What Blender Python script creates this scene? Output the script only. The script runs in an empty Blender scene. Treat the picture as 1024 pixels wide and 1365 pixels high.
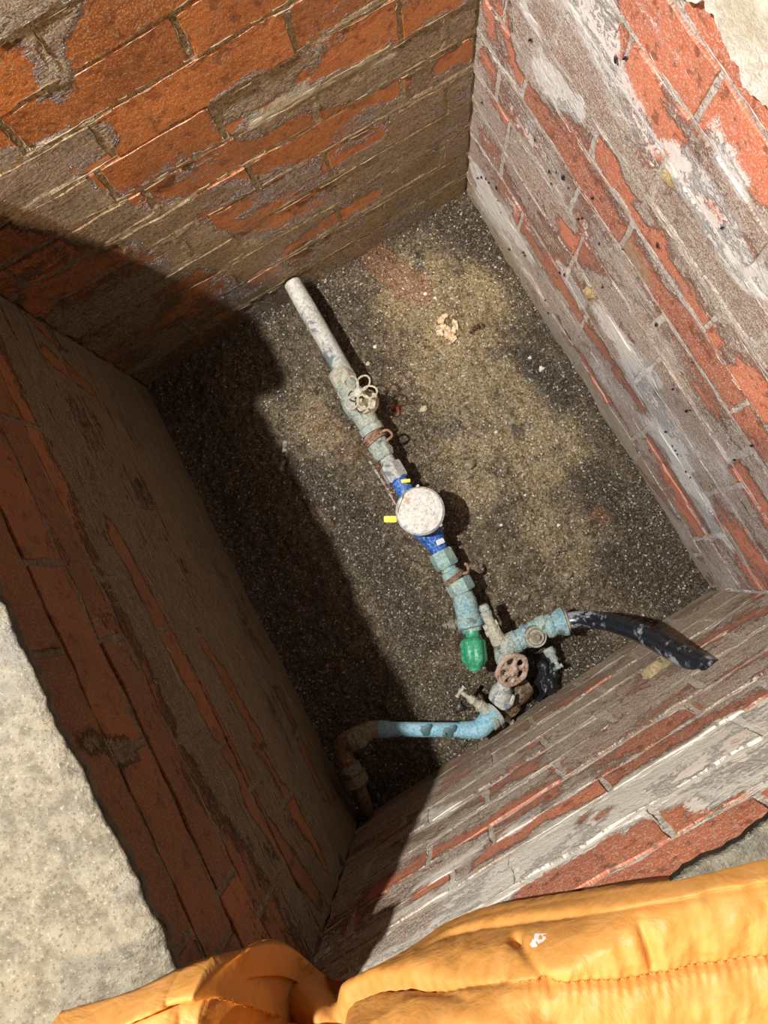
import bpy, math, random
import numpy as np
from mathutils import Vector, Matrix

# ------------------------------------------------------------------ camera, world, lights, exposure
SC = bpy.context.scene
COL = SC.collection
S = 1.5                                   # camera height above the pit floor, metres
FPX, CX, CY = 950.0, 512.0, 682.5
R = np.array([[0.86195132, -0.50623607, -0.0276579],
              [-0.50072187, -0.85857771, 0.11009962],
              [-0.07948285, -0.08105159, -0.99353566]])
cam_d = bpy.data.cameras.new('camera')
cam_d.sensor_fit = 'VERTICAL'; cam_d.sensor_height = 36.0; cam_d.sensor_width = 27.0
cam_d.lens = 36.0 * FPX / 1365.0
cam_d.clip_start = 0.01
cam = bpy.data.objects.new('camera', cam_d); COL.objects.link(cam)
cam.matrix_world = Matrix([[R[0, 0], -R[0, 1], -R[0, 2], 0], [R[1, 0], -R[1, 1], -R[1, 2], 0],
                           [R[2, 0], -R[2, 1], -R[2, 2], S], [0, 0, 0, 1]])
SC.camera = cam
w = bpy.data.worlds.new('world'); SC.world = w; w.use_nodes = True
w.node_tree.nodes['Background'].inputs[0].default_value = (1.0, 0.80, 0.60, 1)
w.node_tree.nodes['Background'].inputs[1].default_value = 0.035
LAMP = (-0.69, 0.50, 2.30)
ld = bpy.data.lights.new('work_lamp', 'POINT'); ld.energy = 300; ld.shadow_soft_size = 0.024; ld.color = (1.0, 0.975, 0.94)
lo = bpy.data.objects.new('work_lamp', ld); COL.objects.link(lo); lo.location = LAMP
l2 = bpy.data.lights.new('room_bulb', 'POINT'); l2.energy = 230; l2.shadow_soft_size = 0.07; l2.color = (1.0, 0.74, 0.46)
o2 = bpy.data.objects.new('room_bulb', l2); COL.objects.link(o2); o2.location = (-1.10, -1.45, 2.30)
SC.view_settings.view_transform = 'Standard'; SC.view_settings.look = 'None'
SC.view_settings.gamma = 1.0; SC.view_settings.use_curve_mapping = False
SC.view_settings.exposure = 0.0

# ------------------------------------------------------------------ helpers
def ray(px, py): return R @ np.array([px - CX, py - CY, FPX])
def at(px, py, z=0.0):                     # the 3-D point at height z on the sight line of a point of the photograph
    v = ray(px, py); return v * ((S - z) / (-v[2])) + np.array([0, 0, S])
PIT = {'A': at(621, 262)[:2], 'B': at(195, 515)[:2], 'C': at(480, 1090)[:2], 'D': at(946, 785)[:2]}

def _h(ix, iy, s):
    n = (ix.astype(np.int64) * 374761393 + iy.astype(np.int64) * 668265263 + s * 982451653) & 0x7fffffff
    n = ((n ^ (n >> 13)) * 1274126177) & 0x7fffffff
    n = ((n ^ (n >> 16)) * 461845907) & 0x7fffffff
    return ((n >> 8) & 0xffff) / 65535.0
def vn(x, y, s=0):
    ix, iy = np.floor(x), np.floor(y); fx, fy = x - ix, y - iy
    fx = fx * fx * (3 - 2 * fx); fy = fy * fy * (3 - 2 * fy)
    ix = ix.astype(np.int64); iy = iy.astype(np.int64)
    a = _h(ix, iy, s) * (1 - fx) + _h(ix + 1, iy, s) * fx
    b = _h(ix, iy + 1, s) * (1 - fx) + _h(ix + 1, iy + 1, s) * fx
    return a * (1 - fy) + b * fy
def fbm(x, y, s=0, o=4):
    v = 0; a = 0.5; t = 0
    for k in range(o):
        v = v + a * vn(x * 2 ** k, y * 2 ** k, s + k * 17); t += a; a *= 0.5
    return v / t                            # 0..1

def link(name, me, mat=None, parent=None, smooth=None):
    if mat: me.materials.append(mat)
    o = bpy.data.objects.new(name, me); COL.objects.link(o)
    if parent: o.parent = parent
    if smooth is not None:
        me.shade_smooth()
        if smooth < 3.1: me.set_sharp_from_angle(angle=smooth)
    return o
def tag(o, label=None, cat=None, group=None, kind=None):
    if label: o['label'] = label
    if cat: o['category'] = cat
    if group: o['group'] = group
    if kind: o['kind'] = kind
    return o
def empty(name, loc, label, cat, group=None):
    o = bpy.data.objects.new(name, None); COL.objects.link(o); o.location = loc; o.empty_display_size = 0.02
    return tag(o, label, cat, group)
def mesh(name, V, F):
    me = bpy.data.meshes.new(name); me.from_pydata([tuple(v) for v in V], [], F); me.update(); return me
def grid_mesh(name, P, cols=None, uv=None, closed_u=False):
    """P: (n,m,3) array"""
    n, m = P.shape[:2]
    idx = np.arange(n * m).reshape(n, m)
    q = np.stack([idx[:-1, :-1], idx[1:, :-1], idx[1:, 1:], idx[:-1, 1:]], -1).reshape(-1, 4)
    return fast_mesh(name, P.reshape(-1, 3), q, cols, uv)
def fast_mesh(name, V, q, cols=None, uv=None):
    me = bpy.data.meshes.new(name); k = q.shape[1]
    me.vertices.add(len(V)); me.vertices.foreach_set('co', np.asarray(V, dtype=np.float32).ravel())
    me.loops.add(q.size); me.loops.foreach_set('vertex_index', q.ravel().astype(np.int32))
    me.polygons.add(len(q)); me.polygons.foreach_set('loop_start', np.arange(0, q.size, k, dtype=np.int32))
    if cols is not None:
        a = me.color_attributes.new('wear', 'FLOAT_COLOR', 'POINT')
        a.data.foreach_set('color', np.asarray(cols, dtype=np.float32).ravel())
    if uv is not None:
        u = me.uv_layers.new(name='UVMap'); u.data.foreach_set('uv', np.asarray(uv, dtype=np.float32)[q.ravel()].ravel())
    me.update(calc_edges=True); me.validate()
    return me

class MB:
    def __init__(s): s.v = []; s.f = []
    def frame(s, d):
        d = d.normalized(); a = Vector((0, 0, 1)) if abs(d.z) < .9 else Vector((1, 0, 0)); x = d.cross(a).normalized(); return x, d.cross(x).normalized()
    def lathe(s, p, q, prof, seg=24, rot=0.0, dent=0.0, ov=None):
        """prof: (fraction along p->q, radius); seg=6 gives a hexagon"""
        d = q - p; x, y = s.frame(d); k = len(s.v)
        for (t, r) in prof:
            for i in range(seg):
                a = 2 * math.pi * i / seg + rot; rr = r * (1 + dent * math.sin(a * 3 + t * 9))
                s.v.append(p + d * t + x * (math.cos(a) * rr) + y * (math.sin(a) * rr))
        m = len(prof)
        for j in range(m - 1):
            for i in range(seg):
                i2 = (i + 1) % seg; s.f.append((k + j * seg + i, k + (j + 1) * seg + i, k + (j + 1) * seg + i2, k + j * seg + i2))
        s.f.append(tuple(k + i for i in range(seg))); s.f.append(tuple(k + (m - 1) * seg + i for i in range(seg - 1, -1, -1))); return s
    def tube(s, pts, r, seg=16, n=8, closed=False, smooth=True):
        pts = [Vector(p) for p in pts]; N = len(pts); out = []; rad = []
        rs = r if isinstance(r, (list, tuple)) else [r] * N
        if smooth and N > 2:
            rng = N if closed else N - 1
            for i in range(rng):
                g = lambda j: pts[j % N] if closed else pts[min(max(j, 0), N - 1)]
                a, b, c, d = g(i - 1), g(i), g(i + 1), g(i + 2)
                for k in range(n):
                    t = k / n; out.append(0.5 * ((2 * b) + (c - a) * t + (2 * a - 5 * b + 4 * c - d) * t * t + (3 * b - a - 3 * c + d) * t ** 3))
                    rad.append(rs[i] * (1 - t) + rs[(i + 1) % N] * t)
            if not closed: out.append(pts[-1]); rad.append(rs[-1])
        else: out = pts; rad = list(rs)
        m = len(out); k0 = len(s.v); prev = None
        for i, p in enumerate(out):
            d = (out[(i + 1) % m] - out[i - 1]) if closed else (out[min(i + 1, m - 1)] - out[max(i - 1, 0)])
            d = d.normalized()
            if prev is None: x, y = s.frame(d)
            else: x = (prev - d * prev.dot(d)).normalized(); y = d.cross(x)
            prev = x
            for j in range(seg):
                a = 2 * math.pi * j / seg; s.v.append(p + x * (math.cos(a) * rad[i]) + y * (math.sin(a) * rad[i]))
        for i in range(m if closed else m - 1):
            for j in range(seg):
                j2 = (j + 1) % seg; a = k0 + i * seg; b = k0 + ((i + 1) % m) * seg
                s.f.append((a + j, b + j, b + j2, a + j2))
        if not closed:
            s.f.append(tuple(k0 + j for j in range(seg))); s.f.append(tuple(k0 + (m - 1) * seg + j for j in range(seg - 1, -1, -1)))
        return s
    def ring(s, c, nrm, R_, r, seg=28, ts=8, ax=None, ry=1.0):
        x, y = s.frame(Vector(nrm))
        if ax is not None: x = (Vector(ax) - Vector(nrm).normalized() * Vector(ax).dot(Vector(nrm).normalized())).normalized(); y = Vector(nrm).normalized().cross(x)
        return s.tube([c + x * (math.cos(2 * math.pi * i / seg) * R_) + y * (math.sin(2 * math.pi * i / seg) * R_ * ry) for i in range(seg)], r, ts, 1, True, False)
    def box(s, c, x, y, zz, bev=0.0):
        """rounded slab: half-vectors x, y, zz"""
        k = len(s.v); b = bev
        L = []
        for sz_, f in ((-1, 1 - b), (-(1 - b), 1), (1 - b, 1), (1, 1 - b)):
            for (ax_, ay_) in ((1, 1 - b), (1 - b, 1), (-(1 - b), 1), (-1, 1 - b), (-1, -(1 - b)), (-(1 - b), -1), (1 - b, -1), (1, -(1 - b))):
                L.append(c + x * ax_ * f + y * ay_ * f + zz * sz_)
        s.v += L
        for j in range(3):
            for i in range(8): s.f.append((k + j * 8 + i, k + j * 8 + (i + 1) % 8, k + (j + 1) * 8 + (i + 1) % 8, k + (j + 1) * 8 + i))
        s.f.append(tuple(k + 7 - i for i in range(8))); s.f.append(tuple(k + 24 + i for i in range(8))); return s
    def blob(s, c, rx, ry, rz, rough=.25, n=10, seed=1):
        k = len(s.v); rr = random.Random(seed); ph = [rr.uniform(0, 6.3) for _ in range(6)]
        for i in range(n + 1):
            th = math.pi * i / n
            for j in range(n * 2):
                a = math.pi * j / n; f = 1 + rough * (math.sin(3 * a + ph[0]) * math.sin(2 * th + ph[1]) + .6 * math.sin(5 * a + ph[2]) * math.sin(4 * th + ph[3])) * math.sin(th) + rr.uniform(-.12, .12) * rough * 2
                s.v.append(c + Vector((math.sin(th) * math.cos(a) * rx * f, math.sin(th) * math.sin(a) * ry * f, math.cos(th) * rz * f)))
        for i in range(n):
            for j in range(2 * n):
                j2 = (j + 1) % (2 * n); s.f.append((k + i * 2 * n + j, k + (i + 1) * 2 * n + j, k + (i + 1) * 2 * n + j2, k + i * 2 * n + j2))
        return s
    def obj(s, name, mat, parent=None, ang=0.7, org=None):
        if org is None:
            org = parent.location.copy() if parent is not None and parent.parent is None else Vector((sum(v.x for v in s.v) / len(s.v), sum(v.y for v in s.v) / len(s.v), min(v.z for v in s.v)))
            if parent is not None and parent.parent is not None: org = parent.parent.location.copy()
        me = mesh(name, [v - org for v in s.v], s.f)
        o = link(name, me, mat, parent, smooth=ang)
        if parent is None: o.location = org
        return o


# ------------------------------------------------------------------ material node helpers
class NT:
    def __init__(s, name):
        s.m = bpy.data.materials.new(name); s.m.use_nodes = True; s.t = s.m.node_tree
        s.b = s.t.nodes['Principled BSDF']; s.k = {}
    def n(s, ty, **kw):
        o = s.t.nodes.new(ty)
        for a, b in kw.items(): setattr(o, a, b)
        return o
    def set(s, sock, v):
        if isinstance(v, (int, float)): sock.default_value = v
        elif isinstance(v, (tuple, list)):
            sock.default_value = tuple(v) + (1,) if len(v) == 3 and sock.type == 'RGBA' else v
        else: s.t.links.new(v, sock)
    def math(s, op, a, b=0.0, clamp=False):
        o = s.n('ShaderNodeMath', operation=op, use_clamp=clamp); s.set(o.inputs[0], a); s.set(o.inputs[1], b); return o.outputs[0]
    def mix(s, f, a, b, mode='MIX'):
        o = s.n('ShaderNodeMix', data_type='RGBA', blend_type=mode); s.set(o.inputs[0], f); s.set(o.inputs[6], a); s.set(o.inputs[7], b); return o.outputs[2]
    def ramp(s, v, a, b, lo=0.0, hi=1.0):
        o = s.n('ShaderNodeMapRange', interpolation_type='SMOOTHSTEP'); s.set(o.inputs[0], v); s.set(o.inputs[1], a); s.set(o.inputs[2], b)
        s.set(o.inputs[3], lo); s.set(o.inputs[4], hi); return o.outputs[0]
    def coord(s, which='Object', scale=(1, 1, 1), loc=(0, 0, 0)):
        key = (which, scale, loc)
        if key in s.k: return s.k[key]
        c = s.n('ShaderNodeTexCoord'); mp = s.n('ShaderNodeMapping'); s.t.links.new(c.outputs[which], mp.inputs[0])
        mp.inputs['Scale'].default_value = scale; mp.inputs['Location'].default_value = loc
        s.k[key] = mp.outputs[0]; return mp.outputs[0]
    def noise(s, scale, vec=None, detail=6, rough=0.6, dist=0.0):
        o = s.n('ShaderNodeTexNoise'); s.set(o.inputs['Vector'], vec or s.coord()); o.inputs['Scale'].default_value = scale
        o.inputs['Detail'].default_value = detail; o.inputs['Roughness'].default_value = rough; o.inputs['Distortion'].default_value = dist
        return o.outputs[0]
    def vor(s, scale, vec=None, out='Distance', feature='F1'):
        o = s.n('ShaderNodeTexVoronoi', feature=feature); s.set(o.inputs['Vector'], vec or s.coord()); o.inputs['Scale'].default_value = scale
        return o.outputs[out]
    def attr(s, name='wear'):
        o = s.n('ShaderNodeAttribute', attribute_name=name); sp = s.n('ShaderNodeSeparateColor'); s.t.links.new(o.outputs['Color'], sp.inputs[0])
        return sp.outputs[0], sp.outputs[1], sp.outputs[2], o.outputs['Alpha']
    def bump(s, h, strength=0.5, dist=0.002, normal=None):
        o = s.n('ShaderNodeBump'); s.set(o.inputs['Strength'], strength); o.inputs['Distance'].default_value = dist; s.set(o.inputs['Height'], h)
        if normal: s.t.links.new(normal, o.inputs['Normal'])
        return o.outputs[0]
    def out(s, col, rough=0.6, normal=None, metal=0.0, spec=0.5, coat=None):
        s.set(s.b.inputs['Base Color'], col); s.set(s.b.inputs['Roughness'], rough); s.set(s.b.inputs['Metallic'], metal)
        s.set(s.b.inputs['Specular IOR Level'], spec)
        if normal: s.t.links.new(normal, s.b.inputs['Normal'])
        if coat is not None: s.set(s.b.inputs['Coat Weight'], coat); s.b.inputs['Coat Roughness'].default_value = 0.08
        return s.m

def masonry(name, is_brick, red, red2, coat, coat2, white, mud, wet):
    mortar_pale = 1.0 - 0.75 * (wet > .25)
    """brick or mortar. wear.r = cement smear, g = white bloom, b = mud film, a = random tone"""
    M = NT(name); uv = M.coord('UV')
    st = M.coord('UV', (14, 60, 1)); st2 = M.coord('UV', (45, 120, 1))
    cr, wg, mb, tone = M.attr()
    n1 = M.noise(1, st, 9, 0.72, 0.5); n2 = M.noise(1, st2, 6, 0.75, 0.6); nf = M.noise(420, uv, 3, 0.6); nb = M.noise(9, uv, 6, 0.6); nd = M.noise(55, uv, 7, 0.66, 0.3)
    ng = M.noise(170, uv, 4, 0.62, 0.4); nk = M.noise(26, uv, 8, 0.75, 0.5)
    base = M.mix(M.ramp(nb, 0.35, 0.7), red, red2)
    base = M.mix(1.0, base, M.mix(tone, (0.70, 0.68, 0.66), (1.25, 1.16, 1.08)), 'MULTIPLY')
    base = M.mix(M.ramp(nk, 0.50, 0.66, 0, 0.45), base, M.mix(0.5, red2, coat))
    base = M.mix(M.ramp(ng, 0.54, 0.62, 0, 0.42), base, coat2); base = M.mix(M.ramp(nf, 0.55, 0.60, 0, 0.50), base, M.mix(0.5, coat2, white))
    base = M.mix(M.ramp(nd, 0.37, 0.46, 0.6, 0), base, (0.09, 0.032, 0.018))
    e = M.math('ADD', M.math('MULTIPLY', n1, 0.6), M.math('ADD', M.math('MULTIPLY', nd, 0.45), M.math('MULTIPLY', ng, 0.45)))      # ~0.75 mean
    f_c = M.ramp(M.math('ADD', M.math('SUBTRACT', cr, 0.5), M.math('MULTIPLY', M.math('SUBTRACT', e, 0.75), 1.6)), -0.16, 0.12)
    ccol = M.mix(M.ramp(ng, 0.44, 0.55), M.mix(0.10, coat, (0.02, 0.015, 0.01)), coat2)
    ccol = M.mix(M.ramp(nb, 0.40, 0.62, 0, 0.50), ccol, M.mix(0.45, coat, red2))
    ccol = M.mix(M.ramp(n2, 0.50, 0.58, 0, 0.60), ccol, M.mix(0.6, coat2, white)); ccol = M.mix(M.ramp(nf, 0.545, 0.59, 0, 0.6), ccol, white)
    ccol = M.mix(M.ramp(nf, 0.42, 0.475, 0.70, 0), ccol, M.mix(0.7, coat, (0.03, 0.022, 0.015)))
    ccol = M.mix(M.ramp(nd, 0.36, 0.45, 0.55, 0), ccol, M.mix(0.55, coat, (0.05, 0.035, 0.025)))
    if is_brick:
        c = M.mix(M.math('MULTIPLY', f_c, 0.90), base, ccol)
    else:
        c = M.mix(M.math('MULTIPLY', M.ramp(ng, 0.44, 0.54, .25, 1), M.math('MULTIPLY', mortar_pale, M.math('SUBTRACT', 1.0, M.math('MULTIPLY', cr, .45)))), ccol, M.mix(0.45, coat2, white)); c = M.mix(M.ramp(nf, .44, .36, 0, .5), c, coat); f_c = 1.0
    w = M.math('ADD', M.math('SUBTRACT', wg, 0.5), M.math('MULTIPLY', M.math('SUBTRACT', M.math('ADD', M.math('ADD', M.math('MULTIPLY', n2, 0.25), M.math('MULTIPLY', nd, 0.35)), M.math('ADD', M.math('MULTIPLY', nf, 0.35), M.math('MULTIPLY', ng, 0.35))), 0.65), -1.9))
    c = M.mix(M.ramp(w, -0.07, 0.08, 0, 0.88), c, white)
    mm = M.math('ADD', mb, M.math('MULTIPLY', M.math('SUBTRACT', nk, 0.5), 1.2))
    c = M.mix(M.ramp(mm, 0.05, 1.0, 0, 0.88), c, M.mix(M.ramp(ng, .4, .6), mud, M.mix(0.5, mud, coat2)))
    fb = M.math('ADD', .35, M.math('MULTIPLY', f_c, .65)) if is_brick else 1.0
    h = M.math('ADD', M.math('MULTIPLY', M.math('MULTIPLY', n1, f_c), 0.7), M.math('MULTIPLY', M.math('MULTIPLY', nf, fb), 0.16))
    h = M.math('ADD', h, M.math('MULTIPLY', M.math('MULTIPLY', ng, fb), 0.32)); h = M.math('ADD', h, M.math('MULTIPLY', nd, 0.45))
    h = M.math('ADD', h, M.math('MULTIPLY', M.math('MULTIPLY', n2, f_c), 0.9)); h = M.math('ADD', h, M.math('MULTIPLY', f_c, 0.35))
    rgh = M.ramp(ng, 0.35, 0.65, 0.60 - 0.46 * wet, 0.85 - 0.50 * wet)
    return M.out(c, rgh, M.bump(h, 1.0, 0.0042 + 0.0040 * wet), spec=0.3 + 0.7 * wet)

def ridge_mat(side, pal, wet):
    M = NT(side + '_mortar_ridge'); f = M.noise(300, None, 4, .7); g = M.noise(12, None, 5, .7)
    c = M.mix(M.ramp(f, .35, .62), pal['coat2'], tuple(0.85 * v for v in pal['white'])); c = M.mix(M.ramp(g, .42, .60, .75, 0), c, pal['coat'])
    return M.out(c, .75 - .4 * wet, M.bump(f, .8, .002), spec=.3 + .3 * wet)
RED = (0.40, 0.105, 0.040); RED2 = (0.31, 0.072, 0.028)
PAL = {
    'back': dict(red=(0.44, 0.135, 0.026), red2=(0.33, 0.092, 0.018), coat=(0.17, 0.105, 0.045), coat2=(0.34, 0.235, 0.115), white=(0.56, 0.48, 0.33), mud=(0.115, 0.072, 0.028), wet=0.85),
    'right': dict(red=(0.45, 0.15, 0.082), red2=(0.36, 0.115, 0.066), coat=(0.30, 0.235, 0.19), coat2=(0.44, 0.37, 0.31), white=(0.66, 0.64, 0.63), mud=(0.25, 0.20, 0.12), wet=0.15),
    'front': dict(red=(0.50, 0.155, 0.070), red2=(0.40, 0.12, 0.058), coat=(0.29, 0.225, 0.165), coat2=(0.48, 0.41, 0.31), white=(0.76, 0.70, 0.60), mud=(0.25, 0.175, 0.10), wet=0.2),
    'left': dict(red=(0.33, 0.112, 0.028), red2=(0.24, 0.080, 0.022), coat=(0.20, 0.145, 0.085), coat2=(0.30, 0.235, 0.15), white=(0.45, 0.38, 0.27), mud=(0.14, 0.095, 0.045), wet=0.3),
}

# ------------------------------------------------------------------ the four brick walls
RNG = random.Random(7)
class Wall:
    def __init__(s, side, a, b, joints, perps, strokes, base):
        s.side = side; s.a = PIT[a]; s.b = PIT[b]; d = s.b - s.a; s.L = float(np.linalg.norm(d)); s.d = d / s.L
        s.n = np.array([-s.d[1], s.d[0]])            # points away from the pit
        s.J = joints; s.base = base
        s.strokes = [(k, s.uz(*p), s.uz(*q), r, amt) for (k, p, q, r, amt) in strokes]
        s.courses = []
        pp = [s.uz(*p) for p in perps]
        for i in range(len(joints) - 1):
            us = sorted(u for (u, z) in pp if s.jz(i + 1, u) < z < s.jz(i, u) and -0.02 < u < s.L + .02)
            L = s.L; full = []; step = 0.225
            if not us: us = [0.11 + (0.1125 if i % 2 else 0)]
            full = list(us)
            u = us[0]
            while u - step > 0.03: u -= step; full.append(u)
            u = us[-1]
            while u + step < L - 0.03: u += step; full.append(u)
            for p, q in zip(us[:-1], us[1:]):
                k = round((q - p) / step)
                for j in range(1, k): full.append(p + (q - p) * j / k)
            s.courses.append(sorted(full))
    def uz(s, px, py):
        v = ray(px, py); t = (s.a @ s.n) / (v[:2] @ s.n); P = v * t + np.array([0, 0, S])
        return float((P[:2] - s.a) @ s.d), float(P[2])
    def pt(s, u, y, z): return np.array([s.a[0] + s.d[0] * u + s.n[0] * y, s.a[1] + s.d[1] * u + s.n[1] * y, z])
    def jz(s, i, u): z0, z1 = s.J[i]; return z0 + (z1 - z0) * u / s.L
    def wear(s, u, z, skip=()):
        c, g, m = s.base(u, z)
        c = np.broadcast_to(c, u.shape).astype(float).copy(); g = np.broadcast_to(g, u.shape).astype(float).copy(); m = np.broadcast_to(m, u.shape).astype(float).copy()
        for (k, p, q, r, amt) in s.strokes:
            dx, dz = q[0] - p[0], q[1] - p[1]; L2 = dx * dx + dz * dz + 1e-9
            t = np.clip(((u - p[0]) * dx + (z - p[1]) * dz) / L2, 0, 1)
            dist = np.hypot(u - p[0] - t * dx, z - p[1] - t * dz) + (fbm(u * 40, z * 40, 5, 2) - 0.5) * 0.02
            f = np.clip((r + 0.006 - dist) / 0.012, 0, 1) * amt
            if k == 'red': c = c * (1 - f); g = g * (1 - 0.9 * f); m = m * (1 - 0.9 * f)
            elif k == 'coat': c = c + (1 - c) * f; g = g * (1 - f)
            elif k == 'white': g = g + (1 - g) * f
            elif k == 'mud': m = m + (1 - m) * f; g = g * (1 - f)
        return c, g, m
    def build(s):
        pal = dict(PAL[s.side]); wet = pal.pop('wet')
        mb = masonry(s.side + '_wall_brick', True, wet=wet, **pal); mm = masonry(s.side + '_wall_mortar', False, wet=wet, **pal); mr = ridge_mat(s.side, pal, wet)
        ang = math.atan2(s.d[1], s.d[0])
        # mortar bed
        top = max(s.J[0]); nu = int(s.L / 0.004) + 1; nz = int((top + 0.03) / 0.004) + 1
        u = np.linspace(-0.012, s.L + 0.012, nu)[:, None] * np.ones((1, nz)); zf = np.linspace(0, 1, nz)[None, :] * np.ones((nu, 1))
        rim = s.J[0][0] + (s.J[0][1] - s.J[0][0]) * u / s.L
        z = -0.03 + zf * (rim + 0.03)
        dj = np.full(u.shape, 9.0); below = np.zeros(u.shape)
        wob = (fbm(u * 14, z * 14, 3, 3) - 0.5) * 0.008
        for i in range(len(s.J)):
            zz = s.J[i][0] + (s.J[i][1] - s.J[i][0]) * u / s.L + wob
            dj = np.minimum(dj, np.abs(z - zz))
            if i < len(s.J) - 1:
                zn = s.J[i + 1][0] + (s.J[i + 1][1] - s.J[i + 1][0]) * u / s.L
                inside = (z < zz) & (z >= zn)
                for p in s.courses[i]:
                    dj = np.where(inside, np.minimum(dj, np.abs(u - p + wob)), dj)
        c, g, m = s.wear(u, z)
        inj = np.clip((0.0110 + 0.010 * c * (fbm(u * 20, z * 50, 8, 3) - .35) - dj) / 0.004, 0, 1)
        ridge = np.exp(-((dj - 0.0055) / 0.0016) ** 2) * np.clip((fbm(u * 9, z * 60, 11, 3) - 0.42) * 6, 0, 1)
        h = -0.006 + inj * (0.0052 + 0.0022 * c) + (fbm(u * 55, z * 90, 21, 3) - 0.5) * 0.003 * inj 
        P = np.stack([u, -h, z], -1)
        gg = g
        cols = np.stack([c, gg, m, 0 * c + 0.5], -1).reshape(-1, 4)
        P2 = P.reshape(-1, 3); idx = np.arange(nu * nz).reshape(nu, nz)
        q = np.stack([idx[:-1, :-1], idx[1:, :-1], idx[1:, 1:], idx[:-1, 1:]], -1).reshape(-1, 4)
        # solid backing behind the bed
        zb = min(s.J[0]) - 0.004; z1 = max(s.J[0]) - 0.004; k = len(P2); y0, y1 = 0.007, 0.11; u0, u1 = 0.0, s.L
        B = [(u0, y0, -.03), (u1, y0, -.03), (u1, y1, -.03), (u0, y1, -.03), (u0, y0, s.J[0][0] - .004), (u1, y0, s.J[0][1] - .004), (u1, y1, s.J[0][1] - .004), (u0, y1, s.J[0][0] - .004)]
        bq = np.array([[0, 3, 2, 1], [4, 5, 6, 7], [0, 1, 5, 4], [1, 2, 6, 5], [2, 3, 7, 6], [3, 0, 4, 7]]) + k
        V = np.vstack([P2, np.array(B)]); cols = np.vstack([cols, np.tile([1, .2, .3, .5], (8, 1))])
        me = fast_mesh('wall_' + s.side, V, np.vstack([q, bq]), cols, V[:, [0, 2]] + [s.a[0] * 3, 0])
        wo = link('wall_' + s.side, me, mm, smooth=3.2); wo.location = (s.a[0], s.a[1], 0); wo.rotation_euler = (0, 0, ang)
        tag(wo, kind='structure')
        # squeezed-out ridges of mortar along the joints
        b = MB(); rr = random.Random(len(s.side) * 7)
        def ridge_line(u_, z_, sd, rmax, perp):
            n = len(u_); g_ = fbm(u_ * 11 + sd * 3.1, z_ * 37, 301 + sd, 3); cc, g2, m2 = s.wear(u_, z_)
            a_ = np.clip((g_ - .50 - .10 * m2) * 6, 0, 1); a_ = a_ * (vn(u_ * 70, z_ * 90 + sd, 5) > .35); r_ = np.maximum(rmax * .8 * a_ * RN.uniform(.3, 1.25, n), .0002)
            jit = (fbm(u_ * 60, z_ * 110, 311 + sd, 3) - .5) * .006
            y_ = -.0012 - .0008 * a_ + .006 * (a_ == 0)
            pts = np.stack([u_ + (jit if perp else 0), y_, z_ + (0 if perp else jit)], -1); b.tube(pts, list(r_), 5, 1, False, False)
        RN = np.random.default_rng(len(s.side))
        for i in range(1, len(s.J) - 1):
            tt = np.linspace(0, 1, int(s.L / .005))
            for sd, off in ((0, .0042), (1, -.0042)):
                ridge_line(s.L * tt, s.J[i][0] + (s.J[i][1] - s.J[i][0]) * tt + off, sd + i * 2, .0012, False)
            tt = np.linspace(0.05, .95, 14)
            for p in s.courses[i]:
                for sd, off in ((60, .0042), (61, -.0042)): ridge_line(p + off + 0 * tt, s.jz(i, p) + (s.jz(i + 1, p) - s.jz(i, p)) * tt, sd + i, .0010, True)
        rp = b.obj('mortar_ridge', mr, wo, org=Vector((0, 0, 0))); tag(rp, kind='stuff')
        # bricks
        NX, NZ = 14, 5
        for i, us in enumerate(s.courses):
            edges = [0.0] + us + [s.L]
            for k in range(len(edges) - 1):
                ua, ub = edges[k] + 0.0042, edges[k + 1] - 0.0042
                if ub - ua < 0.025: continue
                uc = (ua + ub) / 2
                j1, j2 = RNG.uniform(-.0015, .0015), RNG.uniform(-.0015, .0015)
                gu, gz = np.meshgrid(np.linspace(ua, ub, NX), np.linspace(0, 1, NZ), indexing='ij')
                ztop = s.J[i][0] + (s.J[i][1] - s.J[i][0]) * gu / s.L - 0.0034 + j1
                zbot = s.J[i + 1][0] + (s.J[i + 1][1] - s.J[i + 1][0]) * gu / s.L + 0.0034 + j2
                if i + 1 == len(s.J) - 1: zbot -= 0.02
                edge_n = (fbm(gu * 35, gz * 3 + i * 7, 31, 2) - 0.5) * 0.007
                Z = zbot + (ztop - zbot) * gz + edge_n * (np.abs(gz - .5) * 2) ** 2
                U = gu + (fbm(gz * 5 + k * 3, gu * 4 + i, 41, 2) - 0.5) * 0.006 * (np.abs(gu - uc) / (ub - ua) * 2) ** 6
                proud = 0.0012 + RNG.uniform(-.0008, .0012); tilt = RNG.uniform(-.0012, .0012)
                Y = -(proud + tilt * (gz - .5) * 2 + (fbm(gu * 30, Z * 30, 51, 3) - 0.5) * 0.0035)
                bord = np.maximum((np.abs(gz - .5) > .49), (np.abs(gu - uc) > (ub - ua) * .499)).astype(float)
                Zc = (ztop + zbot) / 2; Uc = uc
                c, g, m = s.wear(U, Z)
                # pull the border back to make a worn arris, then a ring behind it
                F = np.stack([U - uc, Y, Z], -1)
                z0 = float(Z.mean()); F[..., 2] -= z0
                ring = [(a, 0) for a in range(NX)] + [(NX - 1, b) for b in range(1, NZ)] + [(a, NZ - 1) for a in range(NX - 2, -1, -1)] + [(0, b) for b in range(NZ - 2, 0, -1)]
                V = list(F.reshape(-1, 3)); nv = len(V); rid = [a * NZ + b for a, b in ring]
                for a, b in ring:                     # inner front loop shrinks a little: worn edge
                    v = F[a, b].copy(); V.append(v + np.array([0, 0.0017, 0]))
                for a, b in ring:
                    v = F[a, b].copy(); V.append(np.array([v[0], 0.055, v[2]]))
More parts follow.
